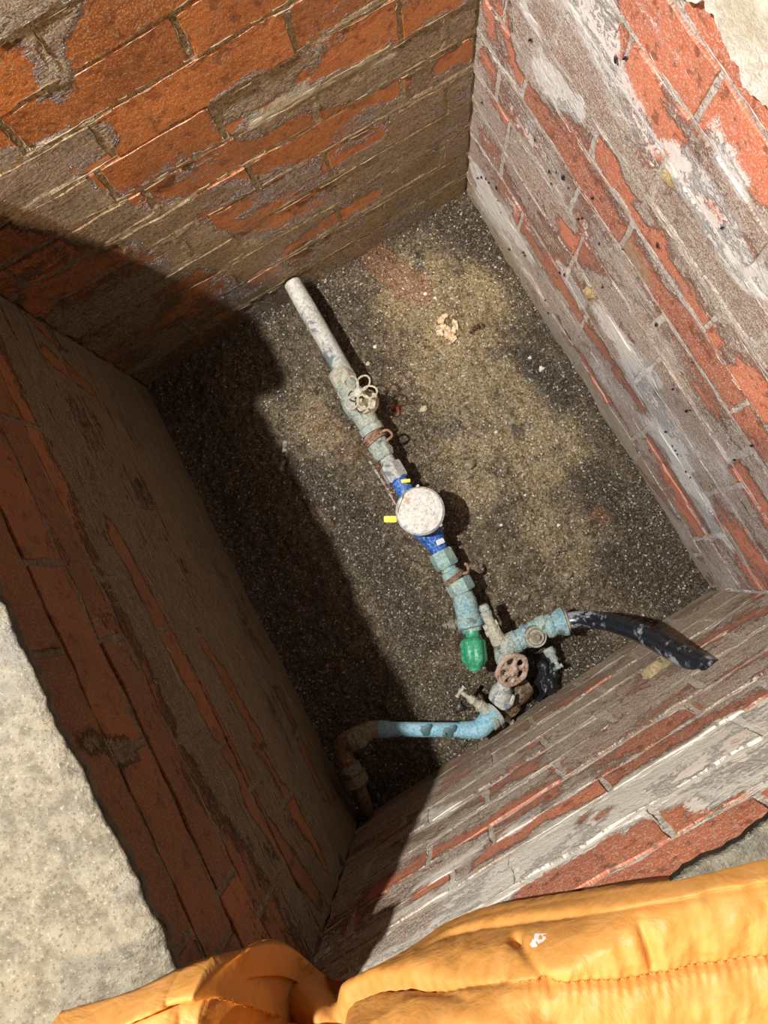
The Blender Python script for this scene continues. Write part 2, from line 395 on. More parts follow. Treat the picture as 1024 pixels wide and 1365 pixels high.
                for a, b in ring:
                    v = V[a * NZ + b]; cx_, cz_ = (0.0009 * np.sign(v[0]) if a in (0, NX - 1) else 0), (0.0009 * np.sign(v[2]) if b in (0, NZ - 1) else 0)
                    V[a * NZ + b] = v - np.array([cx_, 0, cz_])
                gi = np.arange(NX * NZ).reshape(NX, NZ)
                q = [list(x) for x in np.stack([gi[:-1, :-1], gi[1:, :-1], gi[1:, 1:], gi[:-1, 1:]], -1).reshape(-1, 4)]
                nr = len(ring)
                for a in range(nr):
                    b = (a + 1) % nr
                    q.append([rid[b], rid[a], nv + a, nv + b]); q.append([nv + b, nv + a, nv + nr + a, nv + nr + b])
                tone = RNG.random()
                cf, gf, mf = c.reshape(-1), g.reshape(-1), m.reshape(-1)
                cc = np.concatenate([cf, cf[rid], cf[rid]]); g2 = np.concatenate([gf, gf[rid], gf[rid]]); m2 = np.concatenate([mf, mf[rid], mf[rid]])
                V = np.array(V); cols = np.stack([cc, g2, m2, np.full(len(cc), tone)], -1)
                me = fast_mesh('brick', V, np.array(q), cols, V[:, [0, 2]] + [uc + s.a[0] * 3, z0])
                o = link('brick', me, mb, wo, smooth=0.32); o.location = (uc, 0, z0)
        return wo

def z(v): return (v, v)
def nz_(u, zz, s, k=6): return (fbm(u * k, zz * k * 2.2, s, 3) - 0.5)
def base_back(u, zz):
    low = np.clip((0.66 - zz) / 0.35, 0, 1)
    rt = np.clip((u - 0.45) / 0.3, 0, 1) * np.clip((.72 - zz) / .1, 0, 1)
    c = 0.12 + 0.42 * low + 0.3 * rt + 1.1 * nz_(u, zz, 61, 9) * np.clip(low + rt + .15, 0, 1)
    g = 0.0 + 0.10 * rt + 0 * u
    m = 0.12 + 0.75 * np.clip((0.38 - zz) / 0.38, 0, 1) + 0.25 * rt
    return np.clip(c, 0, 1), g, np.clip(m, 0, 1)
def base_right(u, zz):
    c = 0.62 + 1.2 * nz_(u, zz, 71, 8) + 0.2 * np.clip((.25 - zz) / .2, 0, 1)
    g = 0.30 + 0.9 * nz_(u, zz, 72, 6) + 0.18 * np.clip((zz - .60) / .2, 0, 1)
    m = 0.85 * np.clip((0.11 - zz) / 0.11, 0, 1) + 0.15
    return np.clip(c, 0, 1), np.clip(g, 0, 1), np.clip(m, 0, 1)
def base_front(u, zz):
    c = 0.66 + 1.1 * nz_(u, zz, 81, 8)
    g = 0.10 + 0.50 * np.clip((zz - .40) / .25, 0, 1) + 0.9 * nz_(u, zz, 82, 7)
    m = 0.18 + 0.6 * np.clip((0.30 - zz) / 0.30, 0, 1)
    return np.clip(c, 0, 1), np.clip(g, 0, 1), np.clip(m, 0, 1)
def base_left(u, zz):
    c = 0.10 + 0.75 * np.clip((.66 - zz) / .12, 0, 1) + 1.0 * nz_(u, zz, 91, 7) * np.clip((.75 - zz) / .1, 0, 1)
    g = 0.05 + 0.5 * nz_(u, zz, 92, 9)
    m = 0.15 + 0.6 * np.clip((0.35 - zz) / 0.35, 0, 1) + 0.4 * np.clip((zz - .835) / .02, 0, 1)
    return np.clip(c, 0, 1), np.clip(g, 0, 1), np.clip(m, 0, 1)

WALLS = {}
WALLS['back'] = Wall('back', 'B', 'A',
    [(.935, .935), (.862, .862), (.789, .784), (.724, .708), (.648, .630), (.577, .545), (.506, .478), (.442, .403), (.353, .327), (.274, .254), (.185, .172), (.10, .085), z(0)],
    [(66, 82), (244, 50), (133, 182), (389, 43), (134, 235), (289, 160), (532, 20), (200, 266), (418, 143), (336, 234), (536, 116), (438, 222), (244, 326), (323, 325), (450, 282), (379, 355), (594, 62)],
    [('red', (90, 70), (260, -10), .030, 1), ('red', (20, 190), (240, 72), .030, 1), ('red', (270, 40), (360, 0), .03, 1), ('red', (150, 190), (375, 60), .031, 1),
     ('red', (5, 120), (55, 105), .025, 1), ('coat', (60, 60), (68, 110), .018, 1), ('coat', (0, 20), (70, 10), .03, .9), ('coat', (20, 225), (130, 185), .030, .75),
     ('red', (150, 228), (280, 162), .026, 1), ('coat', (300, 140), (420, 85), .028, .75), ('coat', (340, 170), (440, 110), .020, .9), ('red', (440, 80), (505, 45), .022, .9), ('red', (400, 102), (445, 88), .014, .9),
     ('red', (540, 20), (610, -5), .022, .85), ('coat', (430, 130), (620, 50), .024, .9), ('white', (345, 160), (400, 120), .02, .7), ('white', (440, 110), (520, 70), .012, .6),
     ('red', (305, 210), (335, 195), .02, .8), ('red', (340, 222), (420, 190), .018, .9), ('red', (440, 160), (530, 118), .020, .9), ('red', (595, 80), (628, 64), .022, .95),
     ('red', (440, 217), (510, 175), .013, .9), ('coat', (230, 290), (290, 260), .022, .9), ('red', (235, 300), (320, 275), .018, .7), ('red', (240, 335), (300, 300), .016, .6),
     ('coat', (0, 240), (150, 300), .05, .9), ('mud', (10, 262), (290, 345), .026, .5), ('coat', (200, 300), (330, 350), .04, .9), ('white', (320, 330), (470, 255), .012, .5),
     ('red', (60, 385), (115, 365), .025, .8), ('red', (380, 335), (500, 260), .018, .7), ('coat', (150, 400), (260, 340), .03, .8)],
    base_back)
WALLS['right'] = Wall('right', 'A', 'D',
    [z(.935), (.857, .860), (.776, .800), (.714, .708), (.622, .642), (.560, .569), (.483, .506), (.403, .418), (.325, .33), (.241, .247), (.155, .165), (.085, .085), z(0)],
    [(793, 186), (698, 122), (677, 180), (835, 76), (945, 131), (832, 320), (778, 430), (950, 429), (1011, 348), (984, 544), (930, 718), (760, 345 - 60), (880, 235)],
    [('coat', (632, 0), (625, 240), .022, 1), ('red', (708, 130), (835, 322), .022, 1), ('red', (803, 195), (870, 310), .018, .95), ('red', (880, 335), (950, 440), .016, .8), ('coat', (820, 190), (860, 290), .010, .9),
     ('red', (850, 345), (985, 535), .022, .9), ('mud', (838, 335), (855, 360), .02, .7), ('red', (990, 548), (1024, 600), .024, 1), ('red', (1000, 505), (1024, 545), .024, .9),
     ('red', (990, 630), (1030, 700), .022, .9), ('coat', (700, 15), (960, 380), .026, 1), ('coat', (905, 290), (960, 400), .03, 1), ('coat', (985, 400), (1024, 470), .024, .9),
     ('white', (780, 15), (825, 90), .028, .62), ('red', (838, 75), (900, 200), .022, .75), ('red', (885, 170), (905, 215), .016, .7), ('white', (845, 120), (880, 190), .012, .45), ('white', (915, 225), (1000, 360), .030, .85), ('red', (950, 255), (960, 300), .006, .8), ('red', (1000, 320), (1010, 345), .006, .8),
     ('red', (848, 5), (945, 135), .030, .85), ('white', (860, 10), (905, 80), .012, .45), ('red', (957, 125), (1024, 240), .028, .95), ('white', (955, 170), (990, 240), .018, .45), ('red', (895, -20), (1024, 150), .040, 1),
     ('red', (695, 300), (775, 425), .016, .75), ('red', (785, 440), (855, 540), .018, .8), ('red', (745, 425), (812, 535), .014, .7), ('red', (757, 308), (793, 358), .020, 1),
     ('red', (653, 18), (656, 40), .012, .8), ('red', (672, 25), (692, 105), .012, .8), ('red', (820, 540), (860, 610), .012, .5), ('red', (868, 590), (935, 712), .016, .7), ('red', (848, 620), (905, 690), .012, .6), ('red', (930, 740), (948, 772), .012, .7),
     ('white', (632, 225), (672, 290), .020, 1), ('white', (680, 300), (712, 350), .012, .6), ('white', (755, 360), (775, 400), .018, .9), ('white', (800, 420), (870, 500), .022, 1), ('white', (840, 480), (900, 590), .026, 1), ('white', (900, 600), (930, 660), .03, 1), ('white', (935, 680), (975, 730), .016, 1), ('white', (722, 95), (768, 138), .020, 1), ('white', (700, 0), (722, 60), .014, .6),
     ('coat', (690, 190), (760, 290), .024, .9), ('coat', (800, 380), (860, 440), .03, .85), ('mud', (940, 640), (985, 740), .012, .4)],
    base_right)
WALLS['front'] = Wall('front', 'D', 'C',
    [(.885, .815), (.830, .735), (.735, .665), (.640, .588), (.570, .535), (.495, .470), (.408, .380), (.325, .305), (.245, .23), (.165, .155), (.085, .08), z(0)],
    [(880, 1094), (923, 946), (801, 1038), (654, 1104), (659, 1010), (1009, 975), (686, 1156), (540, 1090), (647, 1051), (1030, 1075)],
    [('red', (600, 1300), (1040, 1072), .040, 1), ('red', (720, 1185), (880, 1105), .030, 1), ('red', (900, 1085), (930, 1078), .012, .9), ('red', (870, 1052), (940, 1018), .012, .9), ('red', (965, 1000), (985, 994), .009, .9), ('red', (770, 1095), (805, 1090), .012, .7),
     ('red', (818, 1035), (930, 970), .022, 1), ('red', (930, 970), (1010, 935), .02, .85), ('red', (660, 1125), (800, 1052), .020, .95), ('red', (556, 1196), (592, 1172), .014, .9), ('red', (640, 1150), (690, 1125), .010, .7),
     ('red', (848, 988), (925, 948), .020, 1), ('red', (665, 1092), (738, 1055), .018, .95), ('red', (745, 944), (810, 906), .013, .9), ('red', (690, 1033), (745, 1015), .012, .7), ('red', (700, 1065), (760, 1035), .010, .6),
     ('red', (950, 850), (1040, 805), .016, .8), ('red', (925, 862), (948, 848), .012, .6), ('red', (570, 1140), (645, 1108), .014, .8), ('red', (465, 1240), (482, 1222), .012, .7), ('red', (500, 1190), (550, 1160), .014, .6), ('red', (680, 1005), (720, 990), .01, .5),
     ('red', (960, 905), (1024, 870), .014, .6), ('red', (520, 1130), (560, 1118), .012, .5),
     ('white', (890, 1050), (1024, 1000), .034, .9), ('white', (940, 1060), (1024, 1030), .02, .9), ('white', (560, 1180), (700, 1100), .016, .6), ('white', (620, 1180), (840, 1080), .010, .55), ('white', (960, 970), (1024, 940), .02, .7), ('white', (560, 1090), (600, 1080), .02, .6),
     ('mud', (520, 1135), (560, 1118), .022, .95), ('mud', (860, 880), (905, 895), .014, .8), ('coat', (430, 1300), (560, 1230), .03, .7), ('coat', (740, 1010), (820, 980), .02, .9), ('mud', (630, 1150), (660, 1120), .012, .5)],
    base_front)
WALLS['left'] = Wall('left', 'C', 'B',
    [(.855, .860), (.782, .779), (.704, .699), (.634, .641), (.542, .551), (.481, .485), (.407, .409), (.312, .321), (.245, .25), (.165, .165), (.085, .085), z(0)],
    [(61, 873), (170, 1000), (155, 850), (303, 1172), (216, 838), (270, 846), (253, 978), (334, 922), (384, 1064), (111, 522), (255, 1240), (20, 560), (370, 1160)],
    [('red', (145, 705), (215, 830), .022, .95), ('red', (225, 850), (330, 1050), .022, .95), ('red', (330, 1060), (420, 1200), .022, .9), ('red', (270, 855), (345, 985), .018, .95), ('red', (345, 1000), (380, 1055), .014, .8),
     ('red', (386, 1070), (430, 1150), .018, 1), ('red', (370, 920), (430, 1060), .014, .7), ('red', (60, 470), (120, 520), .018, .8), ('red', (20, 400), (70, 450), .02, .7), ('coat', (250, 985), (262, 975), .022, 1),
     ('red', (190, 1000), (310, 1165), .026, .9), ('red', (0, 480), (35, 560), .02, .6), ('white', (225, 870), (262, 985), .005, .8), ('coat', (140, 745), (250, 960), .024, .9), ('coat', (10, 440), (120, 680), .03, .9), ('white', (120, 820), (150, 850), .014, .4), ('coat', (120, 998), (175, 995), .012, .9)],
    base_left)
for W_ in WALLS.values(): W_.build()
WB, WR, WF, WL = WALLS['back'], WALLS['right'], WALLS['front'], WALLS['left']

# ------------------------------------------------------------------ pit floor: wet silt and grit
def strokes_field(x, y, st, soft=0.02):
    f = np.zeros(x.shape)
    for (p, q, r, amt) in st:
        a = at(*p)[:2]; b = at(*q)[:2]; d = b - a; L2 = d @ d + 1e-9
        t = np.clip(((x - a[0]) * d[0] + (y - a[1]) * d[1]) / L2, 0, 1)
        dist = np.hypot(x - a[0] - t * d[0], y - a[1] - t * d[1]) + (fbm(x * 18, y * 18, 7, 3) - .5) * r * 0.9
        f = np.maximum(f, np.clip((r + soft / 2 - dist) / soft, 0, 1) * amt)
    return f
def floor_h(x, y):
    e = np.full(x.shape, 9.0)
    for W_ in WALLS.values(): e = np.minimum(e, -((x - W_.a[0]) * W_.n[0] + (y - W_.a[1]) * W_.n[1]))
    h = (fbm(x * 6, y * 6, 101, 3) - 0.5) * 0.016 + (fbm(x * 26, y * 26, 102, 4) - 0.5) * 0.013
    grit = strokes_field(x, y, SILT, 0.05)
    h = h + (fbm(x * 120, y * 120, 103, 3) - 0.5) * (0.0100 - 0.0062 * grit)
    h = h + 0.022 * np.exp(-np.clip(e, 0, 9) / 0.018) * (0.4 + fbm(x * 9, y * 9, 104, 2))
    return h, e, grit
SILT = [((560, 380), (720, 600), .085, .9), ((600, 480), (640, 640), .07, .8), ((690, 560), (740, 600), .06, 1), ((420, 560), (440, 590), .05, .6), ((640, 380), (650, 400), .05, 1), ((720, 690), (760, 740), .05, .6)]
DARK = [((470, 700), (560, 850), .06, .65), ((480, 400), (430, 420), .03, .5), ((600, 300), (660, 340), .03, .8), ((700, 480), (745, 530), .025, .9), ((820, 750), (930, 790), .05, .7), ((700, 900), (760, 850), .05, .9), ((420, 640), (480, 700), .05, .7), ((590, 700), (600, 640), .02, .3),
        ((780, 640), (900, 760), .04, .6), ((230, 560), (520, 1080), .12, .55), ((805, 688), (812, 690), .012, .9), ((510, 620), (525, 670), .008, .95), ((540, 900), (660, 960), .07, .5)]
RUSTY = [((500, 345), (555, 385), .035, .8), ((535, 545), (528, 550), .008, 1), ((795, 685), (805, 690), .014, .8), ((500, 610), (528, 672), .008, .8), ((430, 560), (470, 600), .03, .3)]
WHITE = [((493, 616), (512, 645), .0016, 1), ((512, 645), (527, 672), .0016, 1), ((380, 590), (376, 625), .004, .6)]
xs = np.linspace(-0.43, 0.49, 369); ys = np.linspace(-0.40, 0.71, 445)
gx, gy = np.meshgrid(xs, ys, indexing='ij'); hh, ee, gr = floor_h(gx, gy)
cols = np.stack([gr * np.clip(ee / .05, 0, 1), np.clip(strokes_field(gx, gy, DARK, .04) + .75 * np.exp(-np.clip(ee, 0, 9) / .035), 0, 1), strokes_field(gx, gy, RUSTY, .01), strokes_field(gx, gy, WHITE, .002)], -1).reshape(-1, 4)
M = NT('wet_silt'); oc = M.coord(); sr, dk, rs, wa = M.attr()
nA = M.noise(14, oc, 7, 0.65, 0.4); nB = M.noise(55, oc, 6, 0.62); nC = M.noise(210, oc, 4, 0.6); vA = M.vor(330, oc); vC = M.vor(330, oc, 'Color')
sepc = M.n('ShaderNodeSeparateColor'); M.t.links.new(vC, sepc.inputs[0])
c = M.mix(M.ramp(nB, 0.3, 0.7), (0.075, 0.052, 0.031), (0.17, 0.13, 0.078))
c = M.mix(M.ramp(M.math('ADD', M.math('MULTIPLY', sr, 0.30), M.math('ADD', M.math('MULTIPLY', nA, .6), M.math('MULTIPLY', nB, .5))), 0.52, 0.88), c, M.mix(M.ramp(nC, .3, .7), (0.17, 0.122, 0.052), (0.30, 0.23, 0.115)))
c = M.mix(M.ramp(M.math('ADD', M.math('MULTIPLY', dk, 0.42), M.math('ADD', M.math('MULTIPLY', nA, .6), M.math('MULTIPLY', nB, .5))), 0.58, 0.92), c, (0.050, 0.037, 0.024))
c = M.mix(M.ramp(nA, 0.34, 0.46, 0.75, 0), c, (0.045, 0.034, 0.024))
c = M.mix(M.math('MULTIPLY', rs, 0.8), c, (0.20, 0.075, 0.035))
c = M.mix(M.ramp(nC, 0.54, 0.62, 0, 0.5), c, (0.36, 0.29, 0.19)); c = M.mix(M.ramp(nC, .46, .39, 0, .6), c, (.035, .026, .018))
c = M.mix(M.ramp(sepc.outputs[0], 0.968, 0.978, 0, 0.7), c, (0.66, 0.61, 0.52))  # pale grit specks, also painted in as sparkles of the wet floor
c = M.mix(M.ramp(sepc.outputs[1], 0.93, 0.95, 0, 0.6), c, (0.03, 0.024, 0.02))
c = M.mix(M.math('MULTIPLY', wa, M.ramp(nB, .4, .5)), c, (0.65, 0.62, 0.58))
h = M.math('ADD', M.math('MULTIPLY', nC, 0.8), M.math('ADD', M.math('MULTIPLY', nB, 1.2), M.math('MULTIPLY', M.ramp(vA, 0.0, 0.6, 1, 0), 0.45)))
h = M.math('MULTIPLY', h, M.math('SUBTRACT', 1.0, M.math('MULTIPLY', sr, 0.45)))
silt_mat = M.out(c, M.ramp(nB, 0.38, 0.62, 0.08, 0.36), M.bump(h, 1.0, 0.0050), spec=0.7)
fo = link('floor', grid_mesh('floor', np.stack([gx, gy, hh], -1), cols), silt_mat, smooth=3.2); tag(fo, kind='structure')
def ground(px, py, lift=0.0):
    p = at(px, py, 0.0); p[2] = float(floor_h(np.array([p[0]]), np.array([p[1]]))[0][0]) + lift; return p
# loose grit over the floor: too many to count
rg = np.random.default_rng(5); NG = 11000
gx_ = rg.uniform(-.40, .46, NG); gy_ = rg.uniform(-.36, .68, NG); fh, fe, fg = floor_h(gx_, gy_)
keep = (fe > 0.002) & (rg.random(NG) > 0.72 * fg); gx_, gy_, fh = gx_[keep], gy_[keep], fh[keep]; n = len(gx_)
octv = np.array([[1, 0, 0], [0, 1, 0], [-1, 0, 0], [0, -1, 0], [0, 0, 1], [0, 0, -1]], float)
octf = np.array([[0, 1, 4], [1, 2, 4], [2, 3, 4], [3, 0, 4], [1, 0, 5], [2, 1, 5], [3, 2, 5], [0, 3, 5]])
sz = 0.0007 + 0.0022 * rg.random(n) ** 4
V = octv[None] * (sz[:, None, None] * rg.uniform(.6, 1.5, (n, 6, 1))); th = rg.uniform(0, 6.28, n); ct, sn = np.cos(th)[:, None], np.sin(th)[:, None]
V = np.stack([V[..., 0] * ct - V[..., 1] * sn + gx_[:, None], V[..., 0] * sn + V[..., 1] * ct + gy_[:, None], V[..., 2] * .7 + fh[:, None] + sz[:, None] * .3], -1)
F = (octf[None] + (np.arange(n) * 6)[:, None, None]).reshape(-1, 3)
tn = rg.random(n); tn = np.repeat(tn, 6); cols = np.stack([tn, rg.random(n).repeat(6), tn, tn], -1)
M = NT('grit'); r_, g_, b_, a_ = M.attr()
c = M.mix(M.ramp(r_, 0.2, 1.0), (0.045, 0.034, 0.024), (0.20, 0.15, 0.09)); c = M.mix(M.ramp(g_, .93, .95), c, (0.55, 0.51, 0.43))
grit_mat = M.out(c, 0.13, spec=0.9)
tag(link('grit', fast_mesh('grit', V.reshape(-1, 3), F, cols), grit_mat), 'wet dark and pale grit strewn over the muddy pit floor', 'gravel', kind='stuff')

# ------------------------------------------------------------------ concrete slab round the mouth of the pit
M = NT('slab_concrete'); oc = M.coord()
nA = M.noise(9, oc, 7, .65); nB = M.noise(60, oc, 7, .65); nC = M.noise(260, oc, 4, .6); vv = M.vor(45, oc)
c = M.mix(M.ramp(nB, .3, .7), (0.10, 0.085, 0.058), (0.235, 0.21, 0.15)); c = M.mix(M.ramp(nA, .5, .72, 0, .6), c, (0.25, 0.22, 0.15))
c = M.mix(M.ramp(nC, .33, .45, .8, 0), c, (0.08, 0.06, 0.04)); c = M.mix(M.ramp(nA, .30, .44, .55, 0), c, (0.20, 0.19, 0.17)); c = M.mix(M.ramp(nC, .58, .70, 0, .6), c, (0.38, 0.35, 0.28))
h = M.math('ADD', M.math('MULTIPLY', nB, 1.0), M.math('MULTIPLY', nC, .5))
slab_mat = M.out(c, M.ramp(nA, .35, .65, .33, .7), M.bump(h, .9, .0045), spec=.5)
def slab(name, x0, y0, x1, y1, edge, ztop, step=0.006, thick=0.014, dip=0.008):
    """plate with a ragged worn edge; edge(x or y) gives the broken line; built as rows running away from the pit"""
    (ax, ay), (bx, by) = edge; L = math.hypot(bx - ax, by - ay); dx, dy = (bx - ax) / L, (by - ay) / L; nx, ny = x1, y1
    n = int(L / step); s_ = np.linspace(0, L, n)[:, None]; t_ = np.concatenate([[0, 0, 0], (np.linspace(0, 1, 46) ** 1.3) * x0])[None, :]
    s2, t2 = s_ * np.ones_like(t_), t_ * np.ones_like(s_)
    rag = (fbm(s2 * 9, s2 * 0 + y0, 201, 5) - .5) * 0.022 + (fbm(s2 * 90, s2 * 0 + y0, 203, 4) - .5) * 0.010
    tt = t2 + rag * np.exp(-t2 / .02)
    X = ax + dx * s2 + nx * tt; Y = ay + dy * s2 + ny * tt
    Z = ztop + (fbm(X * 12, Y * 12, 211, 3) - .5) * .010 + (fbm(X * 90, Y * 90, 213, 3) - .5) * .005 - dip * np.exp(-t2 / .012)
    Z[:, 0] -= thick; Z[:, 1] -= thick * .5; X[:, 0] += nx * .03; Y[:, 0] += ny * .03; Z[:, 0] += 0.0
    o = link(name, grid_mesh(name, np.stack([X, Y, Z], -1)[::-1]), slab_mat, smooth=3.2); return tag(o, kind='structure')

lb, rb = WL.pt(-.35, -.012, 0), WL.pt(WL.L - .16, -.012, 0)
slab('slab_left', 0.60, 3.0, WL.n[0], WL.n[1], ((lb[0], lb[1]), (rb[0], rb[1])), 0.862)
# unseen slab lip added at the far left corner to cast the shadow notch
lb, rb = WL.pt(WL.L - .165, -.055, 0), WL.pt(WL.L + .25, -.100, 0)
slab('slab_shadow_lip', 0.65, 9.0, WL.n[0], WL.n[1], ((lb[0], lb[1]), (rb[0], rb[1])), 0.872)
lb, rb = WF.pt(-.30, -.004, 0), WF.pt(WF.L + .35, -.004, 0)
slab('slab_front', 0.60, 5.0, WF.n[0], WF.n[1], ((lb[0], lb[1]), (rb[0], rb[1])), 0.868)
lb, rb = WB.pt(-.02, .012, 0), WB.pt(WB.L + .45, .012, 0)
slab('slab_back', 0.45, 7.0, WB.n[0], WB.n[1], ((lb[0], lb[1]), (rb[0], rb[1])), 0.944)
lb, rb = WR.pt(-.01, .012, 0), WR.pt(WR.L + .30, .012, 0)
slab('slab_right', 0.45, 6.0, WR.n[0], WR.n[1], ((lb[0], lb[1]), (rb[0], rb[1])), 0.948)
M = NT('white_plaster'); nB = M.noise(70, None, 7, .75); nA = M.noise(10, None, 6, .6)
plaster_mat = M.out(M.mix(M.ramp(nA, .45, .62, 0, .7), M.mix(M.ramp(nB, .35, .6), (.50, .46, .38), (.74, .72, .68)), (.42, .36, .24)), .8, M.bump(nB, .9, .004))
pu, pz = np.meshgrid(np.linspace(.28, .92, 260), np.linspace(0, 1, 16), indexing='ij')
zl_ = .886 + .03 * (pu - .4) + (fbm(pu * 22, pu * 0 + 2, 221, 5) - .5) * .045 + (fbm(pu * 110, pu * 0 + 2, 223, 3) - .5) * .012
zz_ = zl_ + (.952 - zl_) * np.clip((pz - .07) / .93, 0, 1); yy_ = np.where(pz < .07, -.001, -.0095 - .003 * fbm(pu * 40, zz_ * 40, 224, 3))
yy_[:, -1] = .02
pp_ = link('plaster_patch', grid_mesh('plaster_patch', np.stack([pu, yy_, zz_], -1)), plaster_mat, bpy.data.objects['wall_right'], smooth=.9)
# ------------------------------------------------------------------ plumbing
def V3(p): return Vector((float(p[0]), float(p[1]), float(p[2])))
def P(px, py, z): return V3(at(px, py, z))
def crusty(name, c1, c2, crust, dark, rough=.75, k_crust=.5, bump=.9, metal=0.0, spec=.3, k_dark=.35):
    M = NT(name); oc = M.coord()
    a = M.noise(38, oc, 5, .6, .5); b = M.noise(110, oc, 5, .62); f = M.noise(360, oc, 3, .6); d_ = M.noise(22, oc, 4, .6, .8)
    c = M.mix(M.ramp(a, .40, .60), c1, c2); g_ = M.noise(200, oc, 3, .6); c = M.mix(M.ramp(g_, .52, .62, 0, .55), c, crust); c = M.mix(M.ramp(g_, .47, .38, 0, .5), c, tuple(.45 * v for v in c1))
    c = M.mix(M.ramp(b, .72 - .35 * k_crust, .86 - .35 * k_crust, 0, .85), c, crust)
    c = M.mix(M.ramp(d_, .30 + .3 * k_dark, .22 + .3 * k_dark, 0, .8), c, dark)
    c = M.mix(M.ramp(f, .36, .26, 0, .7), c, dark)
    h = M.math('ADD', M.math('MULTIPLY', b, 1.0), M.math('MULTIPLY', f, .6))
    return M.out(c, M.ramp(b, .3, .7, rough - .15, min(1, rough + .15)), M.bump(h, bump, .0045), metal=metal, spec=spec)
M_galv = crusty('galvanised_pipe', (.38, .38, .35), (.50, .50, .46), (.62, .60, .53), (.10, .12, .15), .5, .5, .6, k_dark=.50)
M_cream = crusty('limed_brass', (.38, .35, .26), (.47, .45, .35), (.58, .55, .45), (.12, .10, .07), .6, .5, .7)
M_verd = crusty('verdigris_pale', (.29, .37, .34), (.40, .42, .35), (.54, .53, .46), (.07, .10, .09), .6, .55)
M_blueg = crusty('verdigris_blue', (.19, .38, .45), (.33, .46, .43), (.54, .54, .46), (.08, .11, .09), .6, .4)
M_teal = crusty('verdigris_teal', (.25, .44, .42), (.37, .48, .42), (.54, .55, .46), (.08, .12, .10), .6, .4)
M_bpipe = crusty('blue_limed_pipe', (.20, .43, .54), (.26, .47, .56), (.42, .54, .56), (.06, .09, .09), .6, .3, .6, k_dark=.30)
M_rust = crusty('rusty_iron', (.24, .135, .085), (.36, .22, .15), (.45, .32, .24), (.07, .04, .03), .8, .5, 1.0)
M_rust2 = crusty('pale_rusty_iron', (.42, .27, .19), (.52, .37, .28), (.60, .50, .42), (.12, .07, .05), .8, .5, 1.0)
M_blue = crusty('blue_enamel', (.015, .095, .42), (.03, .14, .50), (.40, .50, .60), (.01, .03, .09), .4, .15, .3, spec=.5)
M_steel = crusty('dull_steel_ring', (.30, .32, .30), (.42, .44, .40), (.50, .50, .45), (.10, .10, .09), .4, .4, .4, metal=.3)
M_lid = crusty('limescaled_lid', (.66, .63, .58), (.72, .66, .58), (.82, .80, .76), (.48, .31, .19), .55, .75, .8, k_dark=.50)
M_green = crusty('green_plastic', (.03, .27, .13), (.045, .32, .17), (.16, .42, .28), (.015, .12, .06), .32, .22, .25, spec=.5, k_dark=.15)
M_brass = crusty('dark_brass', (.11, .07, .035), (.20, .13, .065), (.42, .36, .27), (.02, .015, .01), .4, .35, .8, metal=.2, spec=.5)
M_dull = crusty('dusty_brass', (.20, .17, .12), (.27, .235, .17), (.36, .33, .26), (.06, .045, .03), .6, .5, .9)
M_copper = crusty('rusty_copper_pipe', (.22, .125, .07), (.17, .11, .07), (.38, .30, .22), (.10, .05, .03), .6, .3, .8)
M = NT('yellow_tag'); M_yel = M.out(M.mix(M.ramp(M.noise(300), .55, .7), (.83, .66, .02), (.55, .42, .05)), .45)
M = NT('white_label'); M_lab = M.out(M.mix(M.ramp(M.noise(500), .5, .65), (.55, .58, .62), (.28, .33, .42)), .5)
M = NT('black_hose_plastic'); oc = M.coord(); a_ = M.noise(9, M.coord('Object', (1, 1, 1), (.3, .1, 0)), 5, .7, 1.2); b_ = M.noise(90, oc, 5, .7)
M_hose = M.out(M.mix(M.ramp(M.math('ADD', a_, M.math('MULTIPLY', b_, .35)), .70, .80, 0, .85), (.010, .012, .018), (.34, .36, .40)), M.ramp(b_, .3, .7, .16, .38), M.bump(b_, .3, .001), spec=.6)
M = NT('wire'); M_wire = M.out((.42, .38, .25), .45, metal=.4)
M = NT('black_polythene'); M_poly = M.out((.012, .012, .014), M.ramp(M.noise(80), .4, .6, .12, .4), M.bump(M.noise(90), .8, .004), spec=.6)
hexp = lambda r, e=.08: [(0, r * .90), (e, r), (1 - e, r), (1, r * .90)]
rnd = lambda r, e=.06: [(0, r * .92), (e, r), (1 - e, r), (1, r * .92)]

# grey inlet pipe from the far wall
ip = MB().lathe(P(390, 377, .082), P(462, 503, .078), [(0, .0185), (.1, .0190), (.3, .0196), (.6, .0192), (1, .0192)], 32, 0, .02)
tag(ip.obj('inlet_pipe', M_galv), 'straight scaly grey pipe running out of the far brick wall to the valve', 'pipe')

# gate valve with the flower-shaped handwheel
ax0 = P(477, 523, .150); gx0 = Vector((ax0.x, ax0.y, 0))
gv = empty('gate_valve', (gx0.x, gx0.y, .055), 'cream limed gate valve under an open six-petal handwheel', 'valve')
b = MB(); b.lathe(P(451, 493, .078), P(463, 514, .078), [(0, .021), (.15, .0265), (.80, .0275), (1, .024)], 8, .3)
b.obj('hexagon_collar', M_cream, gv)
b = MB(); b.lathe(P(461, 511, .078), P(498, 577, .074), [(0, .023), (.08, .026), (.14, .0225), (.28, .029), (.40, .0315), (.52, .029), (.62, .0245), (.85, .0225), (.88, .0255), (1, .025)], 28)
bod = b.obj('valve_body', M_verd, gv)
b = MB(); b.lathe(Vector((gx0.x + .006, gx0.y - .010, .085)), Vector((gx0.x + .001, gx0.y - .002, .125)), [(0, .027), (.25, .026), (.3, .0215), (.6, .019), (.62, .015), (1, .012)], 24)
b.lathe(Vector((gx0.x + .006, gx0.y - .012, .100)), Vector((gx0.x + .005, gx0.y - .010, .107)), hexp(.0265), 6, .4)
b.obj('bonnet', M_cream, gv)
